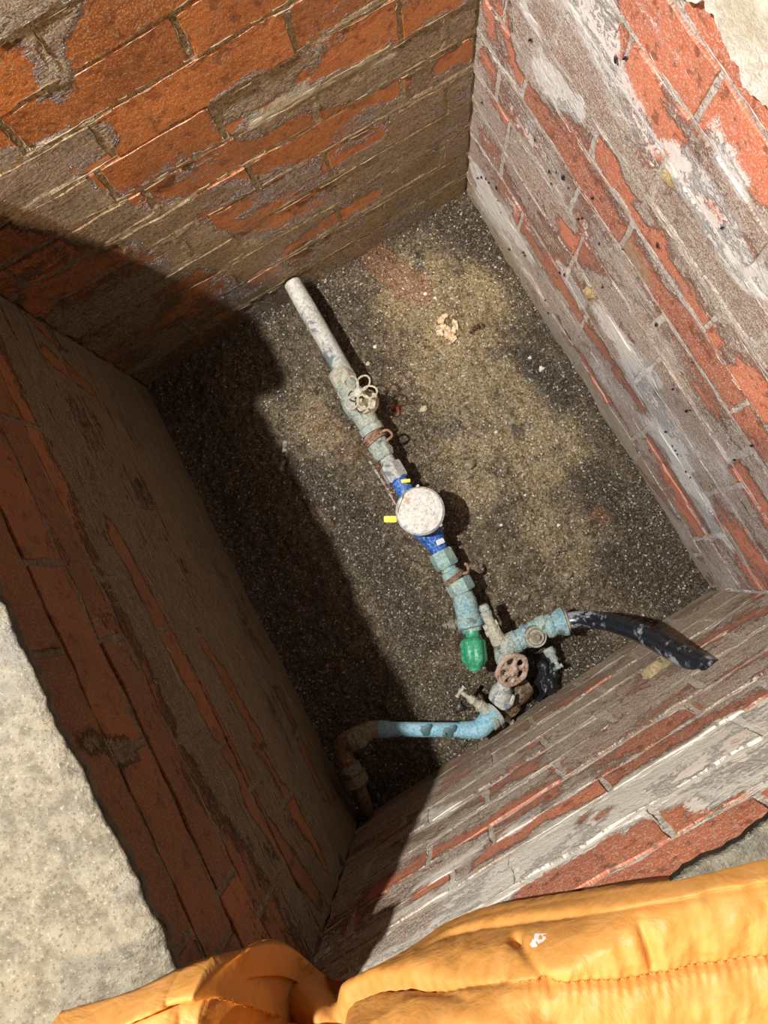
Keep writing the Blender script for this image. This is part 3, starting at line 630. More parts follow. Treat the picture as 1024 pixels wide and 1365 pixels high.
b = MB(); b.lathe(Vector((gx0.x + .001, gx0.y - .002, .12)), ax0, [(i / 20, .0052 + .0011 * (i % 2)) for i in range(21)], 14); b.obj('stem', M_rust, gv)
tiltn = Vector((.06, .10, 1)).normalized(); b = MB()
for k in range(6):
    a = math.radians(60 * k + 32); u_ = Vector((math.cos(a), math.sin(a), 0)); u_ = (u_ - tiltn * u_.dot(tiltn)).normalized()
    b.ring(ax0 + u_ * .0228, tiltn, .0150, .0019, 26, 8, ax=u_, ry=.80)
hw = b.obj('handwheel', M_cream, gv)
b = MB(); b.lathe(ax0 - tiltn * .004, ax0 + tiltn * .005, [(0, .0075), (.6, .0082), (.85, .0072), (1, .003)], 20); tag(b.obj('hub', M_galv, hw), 'grey hub nut')
b = MB(); b.lathe(P(494, 572, .074), P(510, 600, .072), [(0, .0205), (.25, .0205), (.27, .0165), (.5, .0165)], 24); b.lathe(P(500, 586, .073), P(508, 600, .072), [(0, .021), (.3, .0225), (.7, .0225), (1, .020)], 24)
b.lathe(P(507, 598, .072), P(514, 610, .071), [(0, .0205), (.4, .0235), (.6, .0235), (1, .0195)], 8, .2)
b.obj('threaded_socket', M_verd, gv)
b = MB(); rr = random.Random(3)
def wires(b, pa, pb, r0, turns, seed, wr=.0019):
    rr = random.Random(seed); x, y = b.frame(pb - pa); pts = []
    for i in range(turns * 12):
        a = i / 12 * 2 * math.pi; t = .5 + .30 * math.sin(i / 12 * .9 + seed) ; pts.append(pa + (pb - pa) * t + (x * math.cos(a) + y * math.sin(a)) * (r0 + rr.uniform(0, .002)))
    b.tube(pts, wr, 6, 2)
wires(b, P(494, 579, .074), P(504, 591, .074), .0225, 7, 2)
b.tube([P(507, 577, .095), P(516, 573, .100), P(523, 580, .096), P(516, 587, .088)], .0026, 7, 4)
b.obj('wire_binding', M_rust, gv)

# reducing nipple between valve and meter
rn = empty('meter_coupling', (P(521, 622, 0).x, P(521, 622, 0).y, .05), 'grey threaded coupling nut joining the valve to the blue meter body', 'pipe fitting')
b = MB(); b.lathe(P(508, 598, .071), P(526, 630, .071), rnd(.0152), 24); b.obj('nipple', M_galv, rn)
b = MB(); b.lathe(P(519, 619, .071), P(531, 640, .071), hexp(.0235, .1), 6, .25); b.obj('coupling_nut', M_galv, rn)

# water meter
mc = P(560, 681, .135); wm = empty('water_meter', (mc.x, mc.y, .04), 'blue water meter with a round lid crusted in white limescale', 'water meter')
b = MB(); ma = P(529, 636, .071); mz = P(590, 741, .071)
b.lathe(ma, P(562, 690, .071), [(0, .0195), (.06, .0205), (.08, .0165), (.35, .018), (.65, .026), (.85, .034), (1, .036)], 30)
b.lathe(P(556, 680, .071), mz, [(0, .036), (.2, .036), (.45, .030), (.75, .020), (.92, .0165), (.94, .019), (1, .019)], 30)
b.lathe(Vector((mc.x, mc.y, .045)), Vector((mc.x, mc.y, .110)), [(0, .030), (.15, .040), (.9, .042), (1, .040)], 36)
b.obj('meter_body', M_blue, wm)
b = MB(); up = Vector((-.02, .04, 1)).normalized(); c0 = mc - up * .045
b.lathe(c0, mc - up * .004, [(0, .0425), (.05, .0455), (.25, .0460), (.28, .0440), (.55, .0440), (.58, .0465), (.95, .0465), (1, .0455)], 48); drum = b.obj('register_housing', M_steel, wm, ang=.5)
b = MB(); b.lathe(mc - up * .004, mc + up * .001, [(0, .0455), (.5, .0452), (.9, .0435), (1, .0425), (1, .001)], 48); lid = b.obj('lid', M_lid, wm)
b = MB(); b.ring(mc - up * .004, up, .0462, .0016, 48, 8); tag(b.obj('lid_rim', M_steel, wm), 'greenish metal rim')
for (px_, py_) in ((557, 648), (588, 700), (541, 702)):
    q = P(px_, py_, .133); b = MB(); b.box(q, Vector((.0035, 0, 0)), Vector((0, .0028, 0)), Vector((0, 0, .004)), .3); b.obj('lug', M_steel, wm)
b = MB(); q = P(587, 722, .098); ux = (P(594, 718, .098) - P(580, 724, .098)).normalized(); uy = Vector((0, 0, 1)).cross(ux)
b.box(q, ux * .0080, uy * .0052, Vector((0, 0, .0012)), .25); b.obj('label', M_lab, wm)
# yellow seal tags on thin wires
def seal(px, py, z, hw_, hh_, ang_, wire, lab):
    c = P(px, py, z); t = empty('seal_tag', (c.x, c.y, c.z - .002), lab, 'tag', 'seal tags of the meter')
    ux = Vector((math.cos(ang_), math.sin(ang_), 0)); uy = Vector((-ux.y, ux.x, .12)); b = MB(); b.box(c, ux * hw_, uy * hh_, ux.cross(uy) * .0011, .2); b.obj('tag_plate', M_yel, t)
    b = MB(); b.tube([P(*p) for p in wire], .0007, 6, 6); b.obj('seal_wire', M_wire, t)
iy = math.atan2(R[1, 0], R[0, 0])
seal(520.5, 692, .118, .0126, .0062, iy, [(528, 692, .12), (532, 690, .128), (530, 678, .14), (533, 665, .146), (540, 655, .135), (541, 646, .108)], 'yellow plastic seal tag sticking out left of the meter lid')
seal(541, 641, .106, .0090, .0034, iy + .08, [(541, 643, .108), (542, 650, .112), (538, 658, .13), (536, 664, .142)], 'yellow plastic seal tag lying on the blue meter neck')

# outlet couplings and the stopcock with the green handle
oc_ = empty('outlet_coupling', (P(600, 757, 0).x, P(600, 757, 0).y, .05), 'turquoise hexagon coupling on the lower side of the meter', 'pipe fitting')
b = MB(); b.lathe(P(586, 735, .071), P(597, 756, .071), hexp(.0245, .1), 6, .2); b.obj('coupling_nut', M_teal, oc_)
b = MB(); b.lathe(P(594, 750, .071), P(606, 774, .071), [(0, .0155), (.45, .0155), (.5, .019), (.8, .020), (1, .018)], 26); b.obj('nipple', M_teal, oc_)
b = MB(); wires(b, P(602, 766, .072), P(609, 774, .072), .0212, 6, 5); b.tube([P(618, 765, .085), P(624, 762, .095), P(623, 753, .105), P(619, 752, .106)], .003, 8, 4); b.obj('wire_binding', M_rust, oc_)
sc = empty('stopcock', (P(625, 815, 0).x, P(625, 815, 0).y, .045), 'pale blue-green stopcock with a green plastic handle pointing down the frame', 'valve')
b = MB(); b.lathe(P(609, 773, .071), P(618, 790, .071), hexp(.0270, .1), 6, .1); b.obj('union_nut', M_teal, sc)
b = MB(); b.lathe(P(616, 787, .071), P(630, 842, .076), [(0, .017), (.08, .019), (.25, .0235), (.66, .0235), (.70, .0265), (.88, .0265), (.92, .021), (1, .019)], 30)
b.lathe(P(618, 790, .080), P(620, 825, .086), [(0, .006), (.2, .010), (.8, .011), (1, .008)], 12); b.obj('valve_body', M_blueg, sc)
b = MB(); b.lathe(P(618, 828, .06), P(598, 834, .055), [(0, .012), (.5, .010), (.55, .013), (.8, .012), (1, .006)], 12, 0, .08); b.blob(P(594, 834, .05), .006, .006, .006, .3); b.obj('side_spout', M_dull, sc)
b = MB(); b.lathe(P(628, 829, .080), P(630, 852, .090), [(0, .0155), (.3, .0165), (.35, .0125), (1, .0115)], 22); b.obj('stem', M_cream, sc)
b = MB(); h0 = P(629.5, 841, .090); h1 = P(634, 895, .098); ax = h1 - h0; hl = ax.length; x_, y_ = b.frame(ax); SEG = 64; prof = [(0, .0135, 0), (.14, .0140, 0), (.16, .0125, 0), (.19, .017, .1), (.26, .0245, 1), (.72, .0255, 1), (.86, .019, .6), (.90, .0135, 0), (.98, .0125, 0), (1, .009, 0)]
k0 = len(b.v)
for (t, r, fl) in prof:
    for i in range(SEG):
        a = 2 * math.pi * i / SEG; g = (0.5 + 0.5 * math.cos(a * 6)) ; r2 = r * (1 - .17 * fl * (1 - g ** .5)); b.v.append(h0 + ax * t + x_ * math.cos(a) * r2 + y_ * math.sin(a) * r2)
for j in range(len(prof) - 1):
    for i in range(SEG): i2 = (i + 1) % SEG; b.f.append((k0 + j * SEG + i, k0 + (j + 1) * SEG + i, k0 + (j + 1) * SEG + i2, k0 + j * SEG + i2))
b.f.append(tuple(k0 + i for i in range(SEG))); b.f.append(tuple(k0 + (len(prof) - 1) * SEG + i for i in range(SEG - 1, -1, -1)))
hd = b.obj('handle', M_green, sc, ang=.9)
b = MB(); b.lathe(h1 - ax * .01, h1 + ax * .02, rnd(.0075), 16); tag(b.obj('screw_cap', M_dull, hd), 'worn brass screw')

# check branch: vertical plug, elbow and turquoise tee leading to the black hose
cb = empty('branch_tee', (P(680, 858, 0).x, P(680, 858, 0).y, .045), 'green-blue corroded tee with a capped plug beside the green handle', 'pipe fitting')
b = MB(); b.lathe(P(644, 806, .10), P(650, 822, .098), [(0, .008), (.2, .0105), (.45, .0105), (.5, .0085), (.6, .0115), (.95, .0115), (1, .009)], 10); b.obj('plug', M_verd, cb)
b = MB(); b.lathe(P(649, 820, .098), P(656, 836, .096), rnd(.0105), 8); b.lathe(P(645, 838, .095), P(663, 829, .095), rnd(.0065), 12); b.lathe(P(648, 846, .093), P(666, 837, .093), rnd(.0065), 12); b.obj('clamp', M_cream, cb)
b = MB(); b.tube([P(652, 826, .096), P(658, 840, .094), P(664, 852, .090), P(672, 862, .086)], [.010, .012, .016, .019], 20); b.obj('inlet_neck', M_cream, cb)
b = MB(); b.lathe(P(664, 869, .084), P(690, 853, .084), [(0, .014), (.12, .022), (.4, .0245), (.75, .022), (1, .021)], 26, 0, .03); b.obj('elbow', M_verd, cb); b = MB(); b.lathe(P(672, 864, .08), P(676, 885, .08), [(0, .020), (.6, .0215), (.9, .020), (1, .014)], 22); b.obj('down_leg', M_verd, cb)
b = MB(); b.lathe(P(684, 857, .084), P(712, 843, .084), [(0, .0215), (.2, .0225), (.25, .0205), (.5, .0205), (.55, .0235), (.7, .0235), (.75, .021), (1, .021)], 28); b.obj('tee_body', M_blueg, cb)
b = MB(); gc0 = P(712, 847, .085); gc1 = P(716, 850, .122); b.lathe(gc0, gc1, [(0, .0215), (.30, .022), (.55, .0215), (.62, .0165), (.70, .0165), (.72, .012), (.82, .0115), (.84, .0065), (1, .006)], 32); b.obj('brass_cap', M_dull, cb)
b = MB(); b.ring(P(715, 849, .108), gc1 - gc0, .0185, .0016, 28, 6); b.ring(P(715.5, 849.5, .114), gc1 - gc0, .0125, .0012, 24, 6); b.obj('cap_ring', M_cream, cb)
hc = empty('hose_coupling', (P(735, 833, 0).x, P(735, 833, 0).y, .05), 'turquoise compression coupling holding the end of the black hose', 'pipe fitting')
b = MB(); b.lathe(P(706, 840, .086), P(722, 835, .088), rnd(.0165), 20); b.lathe(P(717, 838, .088), P(731, 832, .090), hexp(.0225, .12), 8, .3); b.obj('nut', M_teal, hc)
b = MB(); b.lathe(P(727, 836, .09), P(756, 827, .092), [(0, .021), (.15, .0235), (.35, .022), (.40, .0205), (.5, .0225), (.75, .0275), (.9, .028), (1, .022)], 28, 0, .02); b.obj('collar', M_blueg, hc)
b = MB(); b.ring(P(754, 828, .093), P(758, 827, .093) - P(750, 829, .093), .0195, .0045, 28, 8); b.obj('seal', M_cream, hc)
hz_ = WF.uz(932, 884)
hp = [P(749, 829, .093), P(775, 826, .105), P(805, 828, .135), P(840, 838, .19), P(875, 854, .26), P(908, 872, .33)]
hole = V3(WF.pt(hz_[0], .0, hz_[1])); hp += [hole + (hole - hp[-1]) * .15, hole + (hole - hp[-1]) * .9]
tag(MB().tube(hp, [.0165, .0165, .0170, .0178, .0182, .0185, .0185, .0185], 24, 10).obj('hose', M_hose), 'black plastic hose bending up from the fittings into the brick wall', 'hose')

# lower stop valve with the rusty handwheel
rv = empty('lower_stop_valve', (P(672, 930, 0).x, P(672, 930, 0).y, .02), 'grey and brown stop valve under the rusty pinkish handwheel', 'valve')
rc = P(683, 893, .115); rn_ = Vector((.18, -.50, .85)).normalized(); b = MB()
for k in range(5):
    a = math.radians(72 * k + 10); u_ = Vector((math.cos(a), math.sin(a), 0)); u_ = (u_ - rn_ * u_.dot(rn_)).normalized(); b.ring(rc + u_ * .0205, rn_, .0120, .0044, 20, 8, ax=u_, ry=.95)
b.ring(rc, rn_, .030, .0048, 40, 8); rw = b.obj('handwheel', M_rust2, rv)
b = MB(); b.blob(rc + rn_ * .002, .011, .011, .008, .25, 8, 4); b.obj('hub', M_rust2, rw)
b = MB(); b.lathe(rc, P(674, 915, .085), [(0, .006), (.6, .007), (1, .008)], 14); b.obj('stem', M_dull, rv)
b = MB(); b.lathe(P(675, 903, .090), P(666, 932, .065), [(0, .010), (.15, .013), (.4, .0145), (.55, .020), (.8, .022), (1, .022)], 22); b.obj('bonnet', M_galv, rv)
b = MB(); x0, y0 = P(657, 928, .075), P(684, 934, .075); mid = P(672, 943, .082)
b.tube([x0, P(662, 938, .08), mid, P(681, 938, .085), P(685, 926, .088)], [.003, .0048, .006, .0052, .003], 10); b.obj('crescent_flange', M_galv, rv)
b = MB(); b.lathe(P(668, 928, .056), P(680, 946, .040), [(0, .022), (.5, .026), (1, .024)], 24); b.lathe(P(668, 938, .045), P(704, 912, .035), [(0, .020), (.4, .022), (.45, .025), (.7, .025), (1, .019)], 24); b.obj('valve_body', M_brass, rv)

# small drain taps
def small_tap(name, p0, p1, mat, lab, tl):
    o0, o1 = P(*p0), P(*p1); t = empty(name, (o1.x, o1.y, o1.z - .012), lab, 'tap', 'small drain taps')
    b = MB(); b.lathe(o0, o1, [(0, .0042), (.28, .0042), (.30, .0075), (.42, .0085), (.45, .0070), (.60, .0080), (.62, .0108), (.85, .0118), (1, .011)], 18); b.obj('tap_body', mat, t)
    d = (o1 - o0).normalized(); x = d.cross(Vector((0, 0, 1))).normalized(); b = MB(); b.tube([o0 - x * tl, o0 - x * tl * .5, o0, o0 + x * tl * .5, o0 + x * tl], [.0050, .0032, .0046, .0032, .0050], 10); b.obj('tap_handle', mat, t)
    b = MB(); m = o0 + (o1 - o0) * .72; b.lathe(m, m + x * .011 + Vector((0, 0, -.018)), [(0, .0055), (.7, .0055), (1, .0048)], 14); b.obj('tap_outlet', mat, t)
small_tap('drain_tap', (614, 922, .100), (653, 950, .085), M_cream, 'pale limed tap with a T handle above the blue elbow', .0125)
small_tap('drain_tap', (745, 889, .050), (730, 864, .045), M_verd, 'small turquoise tap pointing down beneath the hose coupling', .008)

# pale blue pipe along the near wall
bp = empty('blue_pipe', (P(570, 972, 0).x, P(570, 972, 0).y, .07), 'light blue limed pipe lying level along the near wall', 'pipe')
b = MB(); b.lathe(P(503, 972, .100), P(628, 973, .095), [(0, .0135), (.1, .0140), (.9, .0140), (1, .0135)], 28); b.obj('tube', M_bpipe, bp)
b = MB(); b.lathe(P(503, 972, .100), P(520, 972, .100), rnd(.0160, .15), 28); b.obj('socket', M_bpipe, bp); b = MB(); b.lathe(P(613, 973, .096), P(634, 973, .095), [(0, .0155), (.1, .0160), (1, .0165)], 28)
b.tube([P(628, 973, .095), P(640, 971, .095), P(651, 960, .092), P(660, 950, .085)], [.0165, .0185, .0195, .0190], 26, 8); b.obj('elbow', M_bpipe, bp)
b = MB(); b.lathe(P(649, 962, .090), P(661, 951, .081), [(0, .0195), (.12, .023), (.5, .0235), (.55, .021), (.7, .024), (1, .024)], 26); b.obj('compression_nut', M_verd, bp)
for k, (px_, py_, z_, r_) in enumerate(((676, 958, .06, .008), (670, 965, .05, .007), (636, 979, .095, .007), (682, 962, .05, .006), (642, 982, .09, .006))): b = MB(); b.blob(P(px_, py_, z_), r_, r_, r_, .35, 6, k); b.obj('lime_crust', M_cream, bp)
b = MB()
for k, (px_, py_, r_) in enumerate(((568, 972, .010), (572, 967, .006), (598, 974, .010), (604, 969, .007), (594, 977, .006))):
    c = P(px_, py_, .098); b.lathe(c + Vector((0, 0, .0125)), c + Vector((0, 0, .0148)), [(0, r_), (.6, r_ * .98), (1, r_ * .6)], 12, .2, .1)
M = NT('dark_teal_patch'); M_dt = M.out((.035, .085, .085), .5)
tag(b.obj('dark_patch', M_dt, bp), 'dark teal bare patches on the blue pipe')
le = empty('corner_pipe', (P(470, 1010, 0).x, P(470, 1010, 0).y, .05), 'dusty brown pipe with elbow and nut dropping into the shaded near corner', 'pipe')
b = MB(); b.tube([P(505, 972, .100), P(494, 973, .101), P(481, 980, .104), P(468, 987, .104)], [.0158, .0165, .019, .0205], 24, 8); b.obj('elbow', M_dull, le); b = MB(); b.lathe(P(486, 979, .103), P(466, 989, .103), [(0, .018), (.2, .0215), (.5, .0225), (.55, .0205), (.7, .0225), (1, .0195)], 24); b.obj('socket', M_dull, le)
b = MB(); b.tube([P(472, 986, .104), P(459, 990, .100), P(457, 1003, .096), P(464, 1020, .09), P(470, 1034, .085)], [.018, .0185, .0175, .0165, .016], 22, 8); b.obj('bend', M_copper, le)
b = MB(); b.lathe(P(463, 1018, .09), P(476, 1046, .080), [(0, .019), (.15, .0235), (.4, .0235), (.45, .021), (.5, .027), (.9, .0275), (1, .019)], 10, .2); b.obj('compression_nut', M_dull, le)
b = MB(); b.tube([P(474, 1042, .081), P(481, 1058, .072), P(487, 1075, .06), P(489, 1086, .03)], .0142, 20, 6); tag(b.obj('tail_pipe', M_copper, le), 'rusty orange pipe end')

# black crumpled polythene behind the fittings
xs = np.linspace(0, 1, 26); g1, g2 = np.meshgrid(xs, xs, indexing='ij'); c0, c1, c2, c3 = [np.array(P(*p)) for p in ((703, 872, .02), (742, 864, .02), (750, 922, .02), (716, 936, .02))]
Pp = (c0 * (1 - g1)[..., None] + c1 * g1[..., None]) * (1 - g2)[..., None] + (c3 * (1 - g1)[..., None] + c2 * g1[..., None]) * g2[..., None]
rim_ = np.minimum(np.minimum(g1, 1 - g1), np.minimum(g2, 1 - g2)); Pp[..., 2] = .018 + np.clip(rim_ * 5, 0, 1) * (.012 + .035 * fbm(g1 * 5, g2 * 5, 401, 3)) + .010 * np.abs(fbm(g1 * 11, g2 * 11, 402, 2) - .5)
Pp[..., 0] += .018 * (fbm(g1 * 4, g2 * 4, 403, 2) - .5); Pp[..., 1] += .018 * (fbm(g1 * 4, g2 * 4, 404, 2) - .5)
po = link('polythene_sheet', grid_mesh('polythene_sheet', Pp[::-1]), M_poly, smooth=3.2); sm = po.modifiers.new('t', 'SOLIDIFY'); sm.thickness = .0012
tag(po, 'crumpled black polythene lying behind the rusty handwheel', 'plastic sheet')

# ------------------------------------------------------------------ loose bits on the floor and walls
def stone_mat(name, c1, c2, rough=.4):
    M = NT(name); b = M.noise(140, None, 5, .7); return M.out(M.mix(M.ramp(b, .35, .65), c1, c2), rough, M.bump(b, .6, .002))
M_st1 = stone_mat('olive_stone', (.16, .13, .08), (.30, .25, .16)); M_st2 = stone_mat('pale_stone', (.50, .42, .26), (.66, .58, .42)); M_st3 = stone_mat('black_stone', (.02, .018, .016), (.07, .06, .05), .25)
M_wht = stone_mat('white_chip', (.60, .57, .50), (.72, .70, .64)); M_red = stone_mat('red_scrap', (.22, .03, .02), (.33, .06, .04), .3)
def stone(name, px, py, r, mat, lab, cat, k, fl=.6, grp=None):
    g = ground(px, py); b = MB(); b.blob(V3(g) + Vector((0, 0, r * fl * .55)), r, r * .8, r * fl, .3, 7, k); o = b.obj(name, mat, ang=.6); return tag(o, lab, cat, grp)
stone('pebble', 626, 620, .0125, M_st1, 'olive brown pebble right of the pipe, above the meter', 'stone', 11)
stone('pebble', 470, 688, .0075, M_st3, 'shiny black pebble left of the meter', 'stone', 12)
stone('pebble', 756, 767, .0100, M_st1, 'flat brown pebble on the grit toward the right wall', 'stone', 13)
stone('pebble', 700, 796, .0085, M_st1, 'tan pebble above the hose coupling', 'stone', 14)
stone('pebble', 565, 545, .0080, M_st2, 'cream flat pebble right of the handwheel shadow', 'stone', 15)
stone('pebble', 490, 484, .0055, M_st2, 'small cream chip by the grey pipe', 'stone', 16)
stone('pebble', 625, 1000 - 0 - 365, .0065, M_st1, 'small brown pebble just below the olive one', 'stone', 17)
stone('red_scrap', 529, 543, .0080, M_red, 'dark red scrap beside the shadow of the handwheel', 'scrap', 18, .4)
stone('broken_stone', 612, 936 + 6, .0120, M_st3, 'black broken stone beneath the T handle tap', 'stone', 19)
for k, (px, py, r) in enumerate([(722, 492, .0065), (706, 388 + 90, .004), (567, 392, .0045), (580, 397, .0035), (500, 462, .0045), (661, 577, .004), (745, 700, .004), (607, 745, .004), (590, 705, .0035), (378, 600, .005), (700, 660, .003), (668, 700, .0035)]):
    stone('white_chip', px, py, r, M_wht, 'tiny white floor chip ' + ('near the right wall, the largest', 'just above the largest chip near the right wall', 'above and left of the crumbled leaf, left one of a pair', 'above the crumbled leaf, right one of a pair', 'just right of the grey inlet pipe', 'midway between the handwheel and right wall', 'far right, toward the near right corner', 'beside the right edge of the meter outlet', 'at the right rim of the meter shadow', 'left of the handwheel, at the edge of the deep shade', 'in the open, half way from the meter to the hose', 'in the open, right of the meter')[k], 'chip', 40 + k, .45, 'white chips on the floor')
# leaf scraps
M = NT('dry_leaf'); M_leaf = M.out(M.mix(M.ramp(M.noise(160), .4, .6), (.50, .36, .22), (.66, .54, .38)), .6, M.bump(M.noise(200), .5, .002))
M = NT('wet_leaf'); M_leafd = M.out(M.mix(M.ramp(M.noise(160), .4, .6), (.05, .025, .015), (.13, .06, .035)), .25, M.bump(M.noise(200), .7, .003))
def leaf(name, pts, mat, lab, seed, parts=1, sc_=1.0):
    g = ground(*pts[0]); root = empty(name, tuple(g), lab, 'leaf')
    for q, (px, py) in enumerate(pts):
        c = ground(px, py, .003); rr = random.Random(seed + q); a0 = rr.uniform(0, 6.28); n = 9; L = .013 * sc_ * rr.uniform(.7, 1.2); Wd = .0065 * sc_; b = MB()
        for i in range(n):
            t = i / (n - 1); wd = Wd * math.sin(math.pi * min(1, t * .93 + .04)) * (1 + .5 * rr.uniform(-1, 1))
            for sd in (-1, -.4, .4, 1):
                x, y = (t - .5) * 2 * L, sd * wd; b.v.append(Vector((c[0] + x * math.cos(a0) - y * math.sin(a0), c[1] + x * math.sin(a0) + y * math.cos(a0), c[2] + .004 * abs(sd) ** 2 + .003 * math.sin(t * 7 + q) + rr.uniform(0, .0025))))
        for i in range(n - 1):
            for j in range(3): b.f.append((i * 4 + j, (i + 1) * 4 + j, (i + 1) * 4 + j + 1, i * 4 + j + 1))
        o = b.obj('lobe', mat, root, ang=1.2); sm = o.modifiers.new('t', 'SOLIDIFY'); sm.thickness = .0006
leaf('dry_leaf', [(596, 440), (588, 430), (604, 444), (598, 450), (586, 445), (607, 435), (592, 424), (604, 455), (588, 438)], M_leaf, 'crumbled pale tan leaf on the silt near the far corner', 3, sc_=.9)
leaf('wet_leaf', [(634, 440), (640, 438), (630, 443)], M_leafd, 'dark wet curled leaf right of the crumbled pale one', 30, sc_=.85)
# yellow mud lumps stuck on the walls
M = NT('yellow_mud'); b_ = M.noise(220, None, 5, .75); M_mud = M.out(M.mix(M.ramp(b_, .35, .65), (.30, .22, .10), (.52, .42, .24)), .85, M.bump(b_, 1.0, .004))
def lump(W_, px, py, ru, rz, lab, seed, t=.008):
    u, z_ = W_.uz(px, py); c = V3(W_.pt(u, -.003, z_)); b = MB(); b.blob(Vector((0, 0, 0)), ru, t, rz, .3, 9, seed)
    dx, n_ = W_.d, W_.n; b.v = [Vector((c.x + v.x * dx[0] + v.y * n_[0], c.y + v.x * dx[1] + v.y * n_[1], c.z + v.z)) for v in b.v]; tag(b.obj('mud_lump', M_mud), lab, 'mud')
lump(WR, 788, 388, .013, .012, 'round yellow mud lump stuck on the right wall', 1)
lump(WF, 878, 893, .028, .016, 'yellow sandy mud lump below the hole where the hose enters', 2, .012)
lump(WR, 893, 236 , .012, .007, 'yellow mud smear on a joint of the upper right wall', 3, .004)
# dark pupae sitting on the right wall
M = NT('dark_pupa'); M_pup = M.out((.018, .012, .020), .3, spec=.6)
pb = MB(); pb.blob(Vector((0, 0, 0)), .0016, .0016, .0042, .05, 8, 9); first = None
PUP = [(710, 51), (825, 77), (838, 75), (735, 227), (761, 249), (793, 262), (774, 290), (745, 228), (754, 235), (802, 323), (779, 289), (806, 381), (700, 335), (749, 362), (755, 365), (670, 282), (650, 237), (644, 235), (625, 238), (654, 242), (639, 236), (664, 249), (666, 266),
       (681, 331), (702, 339), (918, 546), (923, 545), (890, 574), (899, 593), (903, 599), (906, 604), (917, 627), (923, 635), (1005, 592), (982, 611), (900, 517), (878, 431), (926, 481), (967, 343 - 42), (716, 185), (753, 235), (738, 243), (833, 330), (880, 325), (729, 399), (733, 416), (645, 135)]
for k, (px, py) in enumerate(PUP):
    u, z_ = WR.uz(px, py); o = pb.obj('pupa', M_pup, org=Vector((0, 0, 0))) if first is None else first.copy()
    if first is None: first = o
    else: COL.objects.link(o)
    q = WR.pt(u, -.0042, z_); o.location = tuple(q); rr = random.Random(k); o.rotation_euler = (rr.uniform(-.7, .7), 0, 0); s_ = rr.uniform(.6, 1.25); o.scale = (s_, s_, s_)
    tag(o, 'tiny dark pupa clinging to the right brick wall', 'insect', 'pupae on the right wall')

# ------------------------------------------------------------------ orange quilted jacket lying over the near rim
M = NT('orange_nylon'); oc = M.coord(); a_ = M.noise(40, oc, 3, .5, .8); b_ = M.noise(16, M.coord('Object', (1, 1, 1)), 4, .55, 1.4); f_ = M.noise(900, oc, 2, .5); st_ = M.noise(34, M.coord('Object', (1, 1, 1), (.37, .11, 0)), 6, .7)
c = M.mix(M.ramp(a_, .3, .7), (0.55, 0.240, 0.052), (0.60, 0.280, 0.072)); c = M.mix(M.ramp(st_, .655, .70, 0, .6), c, (.62, .30, .08))
hj = M.math('ADD', M.math('MULTIPLY', b_, 1.0), M.math('ADD', M.math('MULTIPLY', a_, .35), M.math('MULTIPLY', f_, .02)))
M_jack = M.out(c, M.ramp(a_, .3, .7, .50, .62), M.bump(hj, .35, .010), spec=.35); pass
M = NT('orange_thread'); M_thr = M.out((.62, .20, .02), .6)
M = NT('white_paint'); M_pnt = M.out((.82, .80, .76), .5)
ZJ = .888
EDGE = [(60, 1372), (130, 1352), (165, 1342), (200, 1326), (245, 1305), (290, 1291), (330, 1279), (362, 1275), (388, 1282), (408, 1296), (425, 1310), (442, 1323), (462, 1318), (482, 1309), (505, 1299), (530, 1285), (560, 1267), (582, 1250), (605, 1236), (650, 1221), (705, 1211), (760, 1203), (830, 1196), (900, 1190), (960, 1178), (1024, 1162), (1100, 1143)]
def poly_at(pts, x):
    xs_ = [p[0] for p in pts]; ys_ = [p[1] for p in pts]; return np.interp(x, xs_, ys_)
HEM = [(60, 1500), (165, 1420), (440, 1345), (500, 1322), (560, 1283), (600, 1246), (687, 1231), (830, 1214), (980, 1186), (1100, 1168)]
STI = [(60, 1420), (110, 1385), (165, 1360), (240, 1335), (300, 1331), (340, 1342), (372, 1358), (410, 1372), (440, 1362), (470, 1338), (512, 1323), (600, 1316), (662, 1312), (760, 1311), (837, 1306), (962, 1285), (1024, 1275), (1100, 1262)]
def smooth_fn(pts):
    xx = np.linspace(60, 1100, 521); yy = poly_at(pts, xx); k = np.ones(13) / 13; yp = np.convolve(np.pad(yy, 6, 'edge'), k, 'valid'); return lambda x: np.interp(x, xx, yp)
fe_, fh_, fs_ = smooth_fn(EDGE), smooth_fn(HEM), smooth_fn(STI)
def plane_z(W_, x, y, off):
    v = np.einsum('ij,...j->...i', R, np.stack([x - CX, y - CY, np.full(x.shape, FPX)], -1)); t = (W_.a @ W_.n - off) / (v[..., 0] * W_.n[0] + v[..., 1] * W_.n[1]); return np.where(t > 0, S + v[..., 2] * np.abs(t), -2.0)
def zbase(x, y):
    # where the sight line meets the cloth: hanging against the walls inside the pit, lying flat beyond the rim
    zf = plane_z(WF, x, y, .016); zl = plane_z(WL, x, y, .022)
    zm = np.maximum(np.maximum(zf, zl), np.interp(x, [60, 270, 325, 375, 412, 440], [.888, .888, .83, .74, .66, .3]))
    k = .012; return -k * np.logaddexp(-zm / k, -ZJ / k)
